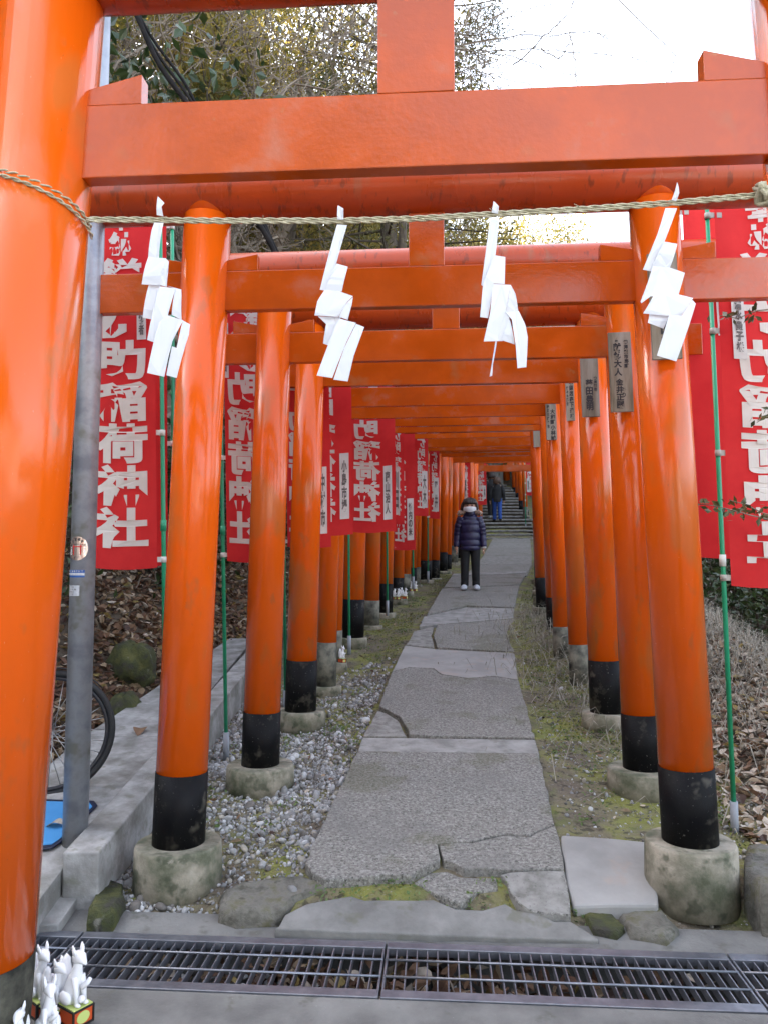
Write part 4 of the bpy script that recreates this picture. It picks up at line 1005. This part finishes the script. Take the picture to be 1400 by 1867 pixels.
def leaves(name, X, Y, Z, size, mats, probs, flat=.5, label=None, nrm=None):
    n = len(X)
    prof = np.array([(-.5, 0, 0), (-.15, .24, .05), (.2, .2, .06), (.5, 0, 0), (.2, -.2, .06), (-.15, -.24, .05), (0, 0, -.03)])
    V = prof[None] * size[:, None, None] * np.stack([np.ones(n), rng.uniform(.7, 1.4, n), rng.uniform(-1.5, 3, n)], -1)[:, None, :]
    a = rng.uniform(0, 2 * math.pi, n); tx = rng.normal(0, flat, n); ty = rng.normal(0, flat, n)
    ca, sa = np.cos(a), np.sin(a)
    x, y, z = V[..., 0], V[..., 1], V[..., 2]
    y, z = y * np.cos(tx)[:, None] - z * np.sin(tx)[:, None], y * np.sin(tx)[:, None] + z * np.cos(tx)[:, None]
    x, z = x * np.cos(ty)[:, None] - z * np.sin(ty)[:, None], x * np.sin(ty)[:, None] + z * np.cos(ty)[:, None]
    x, y = x * ca[:, None] - y * sa[:, None], x * sa[:, None] + y * ca[:, None]
    V = np.stack([x + X[:, None], y + Y[:, None], z + Z[:, None]], -1)
    f = np.array([(6, 0, 5), (6, 5, 4), (6, 4, 3), (6, 3, 2), (6, 2, 1), (6, 1, 0)])
    F = f[None] + (np.arange(n) * 7)[:, None, None]
    mi = np.repeat(rng.choice(len(mats), n, p=probs), 6)
    o = kind(link(name, arr_mesh(name, V.reshape(-1, 3), F.reshape(-1, 3), mats, mi)), 'stuff')
    if label: tag(o, label, 'leaves')
    return o
PB = [.26, .26, .2, .1, .12, .06]
n = 26000; y = rng.uniform(3.4, 15, n); e = np.interp(y, [3, 5, 8, 15], [-1.95, -1.93, -1.45, .1]); x = e - rng.gamma(1.3, 1.3, n) + .12
leaves('leaf_litter', x, y, ground(x, y) + rng.uniform(.0, .05, n), rng.uniform(.045, .11, n), M_leaf, PB, .5, 'brown fallen leaves covering the left bank')
n = 9000; y = rng.uniform(3.35, 10, n); x = xc(y) + 1.45 + rng.gamma(1.4, .7, n)
leaves('leaf_litter', x, y, ground(x, y) + rng.uniform(0, .03, n), rng.uniform(.045, .10, n), M_leaf, [.08, .16, .26, .38, .05, .07], .4, 'pale fallen leaves on the ground right of the gates')
n = 1500; t_ = rng.uniform(g0 - .8, g2 + .8, n); d_ = rng.uniform(-.37, -.02, n)
w_ = np.array([gp(a, b) for a, b in zip(t_, d_)]); keep = rng.uniform(size=n) < np.interp(t_, [g0, g0 + .5, g1 - .4, g1 + .2, g2 - .5, g2], [.5, .6, 1, 1, .35, .25])
w_ = w_[keep]; n = len(w_)
leaves('drain_leaves', w_[:, 0], w_[:, 1], -.15 + rng.uniform(0, .10, n), rng.uniform(.05, .09, n), M_leaf, PB, .6, 'dead leaves lying in the drain under the grates')
o = pebbles('drain_stones', w_[:60, 0] * .5 - .45, 3.05 - .06 * w_[:60, 0] - rng.uniform(0, .2, 60), rng.uniform(.01, .022, 60), np.full(60, -.1)); tag(o, 'small stones fallen under the left grate', 'stones')
# sparse leaves, small weeds and moss cushions beside the path
n = 260; y = rng.uniform(3.5, 14, n); x = xc(y) + rng.choice([-1, 1], n) * rng.uniform(.62, 1.5, n)
leaves('stray_leaves', x, y, ground(x, y) + .012, rng.uniform(.03, .06, n), M_leaf, PB, .3, 'stray dry leaves beside the path')
def weeds(name, cx, cy, n, spread, label, m='weed', size=(.012, .028), h=.03):
    k = len(cx); X = np.repeat(cx, n) + rng.normal(0, spread, k * n); Y = np.repeat(cy, n) + rng.normal(0, spread, k * n)
    o = leaves(name, X, Y, np.maximum(ground(X, Y), 0) + rng.uniform(.004, h, k * n), rng.uniform(size[0], size[1], k * n), [M[m]], [1.0], .5, label); o['category'] = 'plants'; return o
n = 150; y = rng.uniform(4.0, 14, n); x = xc(y) + rng.choice([-1, 1], n) * rng.uniform(.66, 1.5, n); k = x > -1.2
weeds('small_weeds', x[k], y[k], 26, .05, 'tiny green weeds and moss tufts along the path edges')
cr = [G(a, b, -.27, .11) for a, b in ((590, 1618), (640, 1622), (700, 1618), (735, 1612), (760, 1628), (840, 1640), (870, 1630), (900, 1610), (925, 1650), (1045, 1648), (430, 1420), (520, 1330))]
weeds('crack_weeds', np.array([p.x for p in cr]), np.array([p.y for p in cr]), 26, .03, 'little weeds growing in the cracks at the path front', size=(.012, .024))
n = 60000; y = rng.uniform(3.7, 16, n); sd_ = rng.choice([-1, 1], n); x = xc(y) + sd_ * rng.uniform(.62, 1.55, n)
k = (wob(1.3 * x, 1.1 * y + 4) + rng.normal(0, .25, n) > .1) & (x > -1.2) & ((sd_ > 0) | (y > 6)); x, y = x[k], y[k]; n = len(x)
leaves('moss_cover', x, y, ground(x, y) + rng.uniform(0, .014, n), rng.uniform(.008, .022, n), [M['moss_tuft'], M['weed'], M['moss']], [.55, .25, .2], .6, 'soft moss carpet beside the stone path')['category'] = 'moss'
# dry grass on the right mound
n = 12000; x = rng.normal(2.6, .6, n); y = rng.normal(7.4, 1.4, n); z = ground(x, y); L_ = rng.uniform(.08, .3, n); a = rng.uniform(0, 2 * math.pi, n); ti = rng.uniform(.5, 1.45, n)
dx, dy, dz = np.cos(a) * np.sin(ti) * L_, np.sin(a) * np.sin(ti) * L_, np.cos(ti) * L_
wv = .0028; sx_, sy_ = np.sin(a) * wv, np.cos(a) * wv
V = np.stack([np.stack([x - sx_, y + sy_, z], -1), np.stack([x + sx_, y - sy_, z], -1), np.stack([x + dx * .55 - sx_, y + dy * .55 + sy_, z + dz * .75], -1), np.stack([x + dx * .55 + sx_, y + dy * .55 - sy_, z + dz * .75], -1),
              np.stack([x + dx, y + dy, z + dz * .75 - L_ * .1], -1), np.stack([x + dx, y + dy, z + dz * .75 - L_ * .1 + .001], -1)], 1)
F = np.array([(0, 1, 3, 2), (2, 3, 5, 4)])[None] + (np.arange(n) * 6)[:, None, None]
tag(kind(link('dry_grass', arr_mesh('dry_grass', V.reshape(-1, 3), F.reshape(-1, 4), M['grass'])), 'stuff'), 'dry matted grass on the mound right of the gates', 'grass')

# ------------------------------------------------------------------ trees and shrubs
def leafcloud(name, C, size, m, asp=.45, droop=0.0, dirs=None):
    n = len(C); Rm = rotm(n)
    prof = np.array([(-.5, 0, 0), (0, .5 * asp, .04), (.5, 0, 0), (0, -.5 * asp, .04)])
    V = np.einsum('nij,kj->nki', Rm, prof) * size[:, None, None]
    if droop: V[..., 2] *= (1 - .0); V[..., 0] *= (1 - droop); V[..., 1] *= (1 - droop)
    V = V + C[:, None, :]
    F = np.arange(n * 4).reshape(n, 4)
    return arr_mesh(name, V.reshape(-1, 3), F, m)
def branchy(mb, p, d, ln, r, depth, maxd, g, spread=.7, up=.15, tips=None, nk=(2, 4), curve=.18, minr=.003, taper=.55, clear=None):
    if clear and depth and clear(p): return
    pts = [Vector(p)]; rr = [r]; dd = Vector(d).normalized(); k = 5 if depth < 2 else 4
    for i in range(k):
        dd = (dd + Vector(g.normal(0, curve, 3)) + Vector((0, 0, up * .3))).normalized(); pts.append(pts[-1] + dd * ln / k); rr.append(max(minr, r * (1 - (1 - taper) * (i + 1) / k)))
    if clear and depth:
        n_ = next((i for i, q in enumerate(pts) if clear(q)), len(pts))
        if n_ < 2: return
        pts, rr = pts[:n_], rr[:n_]; k = n_ - 1
    mb.tube(pts, rr, 8 if depth == 0 else 5 if depth < 2 else 3, caps=False, smooth=depth < 3)
    if tips is not None and depth >= maxd - 1: tips.extend(pts[1:])
    if depth >= maxd: return
    for j in range(int(g.integers(nk[0], nk[1] + 1)) + (2 if depth == 0 else 0)):
        f_ = g.uniform(.3, 1.0); i = min(int(f_ * k), k - 1); q = pts[i].lerp(pts[i + 1], f_ * k - i)
        nd = (dd + Vector(g.normal(0, spread, 3)) + Vector((0, 0, up))).normalized()
        branchy(mb, q, nd, ln * g.uniform(.45, .8), max(minr, rr[i] * g.uniform(.4, .7)), depth + 1, maxd, g, spread, up, tips, nk, curve, minr, taper, clear)
def make_cedar(seed, h):
    g = np.random.default_rng(seed); t = MB(); t.tube([(0, 0, -1), (0, 0, h * .5), (.1, 0, h)], [h * .017, h * .011, .02], 10)
    C, s = [], []
    for i in range(90):
        z = h * (.25 + .74 * (i / 90) ** .9); L_ = h * .20 * (1 - i / 95) ** .7 + .25; a = g.uniform(0, 6.28)
        e = Vector((math.cos(a) * L_, math.sin(a) * L_, z - L_ * .12)); t.tube([(0, 0, z), tuple(e)], [.035, .008], 4, caps=False)
        for k in range(150):
            f_ = g.uniform(.25, 1.0) ** .7; c = Vector((0, 0, z)).lerp(e, f_); C.append(c + Vector(g.normal(0, .16 + .12 * f_, 3)) - Vector((0, 0, abs(g.normal(0, .22))))); s.append(g.uniform(.06, .15))
    return t.mesh('trunk', M['bark']), leafcloud('crown', np.array([tuple(c) for c in C]), np.array(s), M['cedar'], .28)
def make_broad(seed, h, m, n=20000, sz=(.08, .17), spread=.75):
    g = np.random.default_rng(seed); t = MB(); tips = []
    branchy(t, (0, 0, -.6), (g.normal(0, .1), g.normal(0, .1), 1), h * .5, h * .022, 0, 4, g, spread, .25, tips, (3, 4))
    idx = g.integers(0, len(tips), n); C = np.array([tuple(tips[i]) for i in idx]) + g.normal(0, .28, (n, 3))
    return t.mesh('trunk', M['bark']), leafcloud('crown', C, g.uniform(sz[0], sz[1], n), m, .55)
def make_bare(seed, h, maxd=5, spread=.75, lean=(0, 0), nk=(3, 4), r=.026, up=.12, curve=.2):
    g = np.random.default_rng(seed); t = MB(); tw = MB()
    branchy(t, (0, 0, -.5), (lean[0], lean[1], 1), h * .45, h * r, 0, maxd, g, spread, up, None, nk, curve, .0062, .55, lambda q: math.hypot(q[0], q[1]) > 1.1 and q[2] < 2.9 + .25 * math.hypot(q[0], q[1]))
    return t.mesh('branches', M['twig'])
def place(name, label, cat, loc, rz, sc, group, parts):
    t = thing(name, label, cat, loc, rz, group); t.scale = (sc, sc, sc)
    for nm, me in parts: link(nm, me, t)
    return t
CED = [make_cedar(s, 15) for s in (11, 12, 13)]
BRO = [make_broad(s, 11, M['olive']) for s in (21, 22, 23)]
EV = make_broad(51, 7.5, M['ever'], 11000, (.08, .17))
for (x, y, sc, rz, lab) in ((-3.15, 7.7, .95, 0, 'dark leaved evergreen tree at the upper left behind the metal pole'), (-6.2, 9.6, 1.15, 2, 'second dark evergreen tree, higher on the upper left bank')):
    t_ = thing('evergreen_tree', lab, 'tree', (x, y, gz(x, y) - .1), rz, 'evergreen trees upper left'); t_.scale = (sc,) * 3
    for nm_, me_ in (('trunk', EV[0]), ('crown', EV[1])): link(nm_, me_, t_)
BRO2 = []
for t_, c_ in BRO:
    c2 = c_.copy(); c2.materials[0] = M['ever']; BRO2.append(c2)
g = np.random.default_rng(99)
def gpos(x, y): return (x, y, gz(x, y) - .1)
for i, (x, y, k, sc) in enumerate([(-9, 19, 1, 1.0), (-6.5, 24, 2, 1.0), (-2.8, 29, 0, .95), (-10, 28, 1, 1.1), (-5.5, 33, 2, 1.1), (0.2, 36, 1, .9), (-13, 36, 0, 1.1), (.1, 16.2, 0, 1.05), (-8, 44, 1, 1.2)]):
    place('cedar_tree', ['tall cedar on the left hillside behind the banners', 'dark cedar standing high on the wooded hill', 'drooping cedar among bare branches behind the gates'][k], 'tree', gpos(x, y), g.uniform(0, 6), sc, 'cedars on the hillside', [('trunk', CED[k][0]), ('crown', CED[k][1])])
for i, (x, y, k, sc) in enumerate([(-4.2, 17, 0, 1.05), (-1.0, 24, 1, 1.0), (-6.6, 15.0, 1, 1.0), (-8.2, 20, 2, 1.15), (-5.2, 20.5, 1, 1.15), (-3.0, 21.0, 2, 1.1), (-10.5, 25, 0, 1.2), (-4.4, 25.5, 2, 1.25), (-2.0, 34, 1, 1.4), (-7.5, 31, 0, 1.4), (-1.8, 30, 2, .9), (8.2, 31, 0, .9), (9, 36, 1, .8), (7, 42, 2, 1.3), (6.4, 34, 0, 1.1), (9.6, 32, 1, 1.1), (12.5, 34, 0, 1.2), (-.9, 26, 2, 1.1), (-.4, 31.5, 1, 1.2), (7.4, 37, 2, 1.35), (14, 39, 1, 1.3), (15, 42, 2, .9), (3.2, 38, 1, .8), (10.5, 46, 1, .9), (19, 44, 0, .9), (-3, 38, 0, 1.0), (23, 36, 1, .9), (4.4, 34.5, 1, 1.15), (5.4, 40, 0, 1.3), (8.0, 35, 2, 1.2), (10.6, 39, 0, 1.3), (12.5, 30, 1, 1.0), (2.0, 33.5, 0, 1.05)]):
    place('broadleaf_tree', ['sunlit yellowish tree behind the tunnel of gates', 'olive leaved tree on the slope beyond the gates', 'tree with thin golden foliage far behind the gates'][k], 'tree', gpos(x, y), g.uniform(0, 6), sc, 'sunlit trees beyond the gates', [('trunk', BRO[k][0]), ('crown', BRO[k][1])])
BAR = [make_bare(31, 8, 6, .85, (.4, -.1), curve=.34), make_bare(32, 9, 6, .75, (.25, 0)), make_bare(33, 10, 5, .65, (0, 0)), make_bare(34, 8, 6, .95, (.55, -.2), curve=.34)]
for i, (x, y, k, sc, rz) in enumerate([(-3.4, 9.0, 0, 1.0, 0), (-3.6, 11.5, 3, 1.05, .3), (-4.6, 13.5, 1, 1.0, -.2), (-3.4, 15.0, 0, 1.0, .5), (-3.4, 18, 1, 1.05, 0), (-5.2, 11.0, 3, 1.1, -.4), (-4.2, 7.8, 3, .9, .1),
                                        (-3.0, 17.0, 2, 1.1, .2), (-1.6, 22.5, 1, 1.1, .3), (-.6, 27.5, 2, 1.2, .4), (-5.5, 15.5, 0, 1.2, .1), (-2.8, 12.6, 1, .9, .9),
                                        (7.4, 21, 2, .85, 2), (8.4, 25, 2, .95, 4), (8.2, 16, 2, .7, 3), (11, 28, 2, 1.0, 5), (9.6, 31, 2, 1.0, 2.2), (6.8, 29, 2, 1.0, .7), (-2.2, 13.6, 1, 1.2, 0), (-3.0, 10.4, 0, 1.15, -.1), (-2.9, 8.7, 3, .95, -.3), (-2.6, 9.9, 0, 1.0, .35), (-3.2, 12.2, 3, 1.15, -.15)]):
    place('bare_tree', ['twisted bare tree leaning over the gates from the left', 'bare tree with a haze of thin twigs above the gates', 'upright bare tree against the pale sky', 'low tangle of bare branches above the left banners'][k], 'tree', gpos(x, y), rz, sc, 'bare trees around the gates', [('branches', BAR[k])])
def shrub(seed, n, rad, sz, m, asp=.5):
    g_ = np.random.default_rng(seed); t = MB(); tips = []
    for k in range(6):
        a = g_.uniform(0, 6.28); branchy(t, (0, 0, -.2), (math.cos(a) * .6, math.sin(a) * .6, .9), rad * .9, .018, 0, 3, g_, .7, .15, tips, (2, 4))
    idx = g_.integers(0, len(tips), n); C = np.array([tuple(tips[i]) for i in idx]) + g_.normal(0, rad * .11, (n, 3))
    return t.mesh('stems', M['bark']), leafcloud('foliage', C, g_.uniform(sz[0], sz[1], n), m, asp)
SH = [shrub(41, 2600, 1.5, (.07, .14), M['ever'], .42), shrub(42, 2400, 1.2, (.06, .12), M['ever'], .5), shrub(43, 2200, 1.0, (.05, .10), M['ever'], .45)]
for i, (x, y, k, sc, lab) in enumerate([
    (-3.2, 7.5, 0, 1.0, 'dark evergreen shrub right behind the front left banner'), (-4.1, 6.2, 0, 1.2, 'glossy evergreen shrub at the top left beside the metal pole'),
    (-2.7, 8.9, 1, 1.1, 'dark evergreen shrub above the left banners, behind the third gate'), (-4.0, 8.0, 0, 1.4, 'tall evergreen shrub on the upper left bank'),
    (-3.0, 10.2, 2, 1.3, 'green shrub among bare branches above the third gate'), (-1.6, 12.4, 1, 1.1, 'evergreen shrub on the bank behind the six character banner'),
    (4.1, 8.4, 1, .95, 'dark leafy shrub below the large right hand banner'), (4.9, 7.0, 2, 1.0, 'evergreen shrub at the right edge behind the mound'), (4.0, 11.0, 0, .9, 'bushy evergreen right of the gates behind the mound'), (6.0, 10.0, 0, 1.1, 'evergreen shrub furthest right below the banner')] +
    [(x_, y_, k_, c_, 'evergreen shrub in the thicket down the slope right of the gates') for x_, y_, k_, c_ in ((5.2, 4.2, 0, 1.2), (5.6, 13.5, 1, 1.5), (6.4, 6.5, 0, 1.5), (6.6, 16.0, 0, 1.6), (7.2, 12.0, 1, 1.9), (7.6, 8.6, 0, 1.7), (6.8, 19.0, 1, 1.7), (7.4, 22.5, 0, 1.7), (7.0, 3.0, 2, 1.8), (4.9, 16.2, 2, 1.3))]):
    place('evergreen_shrub', lab, 'shrub', gpos(x, y), i * 1.3, sc, 'evergreen shrubs beside the gates', [('stems', SH[k][0]), ('foliage', SH[k][1])])
# black hanging vine upper left
o = MB(); a = P(215, -30, 6.0)
for k in range(3):
    pts = [P(205 + k * 9 + 6 * math.sin(j * .7 + k) + j * 13.5, -40 + j * 23 + 3 * k, 6.0 + .02 * k) for j in range(24)]
    o.tube(pts, [.022 if k == 0 else .013] * len(pts), 7)
tag(o.obj('hanging_vine', M['darkvine']), 'thick black vine slanting down at the upper left', 'vine')
# sprigs in front of the right banner
def sprig(label, pts, y, seed):
    g_ = np.random.default_rng(seed); P3 = [P(a, b, y + .1 * i / len(pts)) for i, (a, b) in enumerate(pts)]
    t = thing('leafy_sprig', label, 'sprig', P3[-1], 0, 'leafy sprigs at the right edge'); q = [p - P3[-1] for p in P3]
    o = MB(); o.tube(q, [.002 + .002 * i / len(q) for i in range(len(q))], 5); o.obj('stem', M['twig'], t)
    C = []
    for i in range(len(q) - 1):
        for k in range(9): C.append(tuple(q[i].lerp(q[i + 1], g_.uniform()) + Vector(g_.normal(0, .022, 3))))
    link('leaves', leafcloud('leaves', np.array(C), g_.uniform(.03, .055, len(C)), M['sprig'], .5), t)
sprig('leafy sprig across the lower part of the right banner', [(1268, 918), (1300, 922), (1335, 930), (1370, 940), (1440, 955)], 3.6, 1)
sprig('second leafy sprig just above the lower one, at the right edge', [(1330, 912), (1360, 920), (1390, 935), (1440, 950)], 3.7, 2)
sprig('leafy sprig at right edge over the top of the banner writing', [(1312, 575), (1345, 580), (1380, 566), (1440, 560)], 3.6, 3)
sprig('small leafy sprig at the right edge halfway up the banner', [(1380, 770), (1395, 760), (1440, 750)], 3.6, 4)
# unseen trees added behind the camera so the beams' left ends reflect something dark
for i, (x, y, k, sc) in enumerate([(-12, -27, 0, 2.2), (-7.5, -28, 1, 2.3), (-17, -27, 2, 2.2), (-4.5, -30, 0, 2.2), (-10, -32, 2, 2.6)]):
    place('added_tree', 'unseen leafy tree added behind the camera to darken beam reflections', 'tree', (x, y, -.1 if x > 0 else gz(x, y)), g.uniform(0, 6), sc, 'trees added behind the camera', [('trunk', BRO[k][0]), ('crown', BRO2[k])])

# tree by the steps whose thin branches reach out to the right over the sky
def sky_tree():
    g_ = np.random.default_rng(77); bx, by = .2, 13.4; bz = gz(bx, by)
    t = thing('bare_tree', 'bare tree whose thin branches cross the white sky at upper right', 'tree', (bx, by, bz), 0, 'bare trees around the gates')
    base = Vector((bx, by, bz)); loc = lambda px, py, y: P(px, py, y) - base
    o = MB(); hub = loc(742, 40, 13.4); o.tube([(0, 0, -.4), (.05, 0, 3), tuple(hub * .75), tuple(hub)], [.11, .09, .065, .045], 8); o.obj('trunk', M['bark'], t)
    o = MB()
    for pts, y1 in (([(742, 118), (834, 97), (971, 88), (1100, 98), (1190, 112)], 12.0), ([(742, 95), (834, 74), (895, 42), (925, 10), (950, -30)], 12.6), ([(760, 60), (936, 117)], 11.5),
                    ([(742, 100), (900, 68), (1000, 62), (1085, 58), (1110, 66)], 11.6), ([(936, 117), (985, 72), (1030, 30), (1065, -30)], 11.5), ([(742, 150), (850, 120), (900, 140), (960, 150), (985, 178)], 12.3),
                    ([(742, 130), (838, 130), (890, 165), (960, 172)], 12.5), ([(985, 88), (1020, 110), (1045, 60)], 11.7), ([(1040, 60), (1048, 120), (1058, 178)], 11.8), ([(742, 60), (870, 60), (940, 20), (1015, 2)], 12.2),
                    ([(742, 90), (860, 90), (930, 100), (1010, 128), (1060, 140)], 12.4), ([(742, 20), (1100, -30), (1230, 100), (1210, 170)], 12.0)):
        q = [loc(a, b, 13.4 + (y1 - 13.4) * i / (len(pts) - 1)) for i, (a, b) in enumerate(pts)]
        fine = []
        for i in range(len(q) - 1):
            for k in range(6): fine.append(q[i].lerp(q[i + 1], k / 6) + Vector(g_.normal(0, .014, 3)))
        fine.append(q[-1]); n = len(fine)
        o.tube(fine, [.013 - .009 * i / n for i in range(n)], 5, caps=False)
        for i in range(3, n):
            for k in range(2):
                d = (fine[i] - fine[i - 1]).normalized() + Vector(g_.normal(0, .7, 3)); p_ = fine[i]; tw = [p_]
                for j in range(3): d = (d.normalized() + Vector(g_.normal(0, .25, 3))); tw.append(tw[-1] + d.normalized() * g_.uniform(.05, .16))
                o.tube(tw, [.004, .0035, .003, .0025], 3, caps=False)
    o.obj('branches', M['twig'], t)
    C = []
    for (px, py, y, r, n) in ((575, 125, 12.5, .42, 420), (610, 150, 12.5, .3, 260), (870, 35, 13.6, .42, 900), (905, 60, 13.4, .3, 350), (850, 70, 13.5, .35, 450), (880, 110, 13.4, .4, 260), (860, 165, 13.4, .35, 260), (910, 5, 13.3, .2, 90)):
        c = loc(px, py, y)
        for k in range(n): C.append(tuple(c + Vector(g_.normal(0, r * .55, 3))))
    link('needles', leafcloud('needles', np.array(C), g_.uniform(.05, .12, len(C)), M['cedar'], .22), t)
sky_tree()

# unseen houses added behind the camera; their sunlit fronts bounce light onto the posts
M['plaster'] = mat('added_house_plaster', [(.66, .64, .58), (.74, .72, .67)], 2, .9); M['rooftile'] = mat('roof_tile', [(.06, .065, .07), (.1, .1, .11)], 9, .6); M['pane'] = mat('window_pane', [(.03, .04, .05)], 3, .1)
for i, (x, w, h, lab) in enumerate([(-8.6, 7.6, 6.6, 'unseen cream facade added to bounce light, left of three'), (.2, 8.4, 7.2, 'unseen cream facade added to bounce light, middle of three'), (9.4, 8.2, 6.2, 'unseen cream facade added to bounce light, right of three')]):
    t = thing('added_house', lab, 'added_house', (x, -17.5, -.1), 0, 'houses added behind the camera')
    o = MB(); o.box((0, -3, h / 2), (w, 6, h)); wl = o.obj('wall', M['plaster'], t)
    o = MB(); o.add([(-w / 2 - .4, .5, h), (w / 2 + .4, .5, h), (w / 2 + .4, -3, h + 1.5), (-w / 2 - .4, -3, h + 1.5), (w / 2 + .4, -6.5, h), (-w / 2 - .4, -6.5, h)], [(0, 1, 2, 3), (3, 2, 4, 5), (1, 4, 2), (0, 3, 5), (0, 5, 4, 1)]); o.obj('roof', M['rooftile'], t)
    for k in range(4):
        o = MB(); o.box((-w * .25 + w * .5 * (k % 2), .02, 1.6 + 2.7 * (k // 2)), (1.5, .06, 1.2)); o.obj('window', M['pane'], t, bevel=.02)
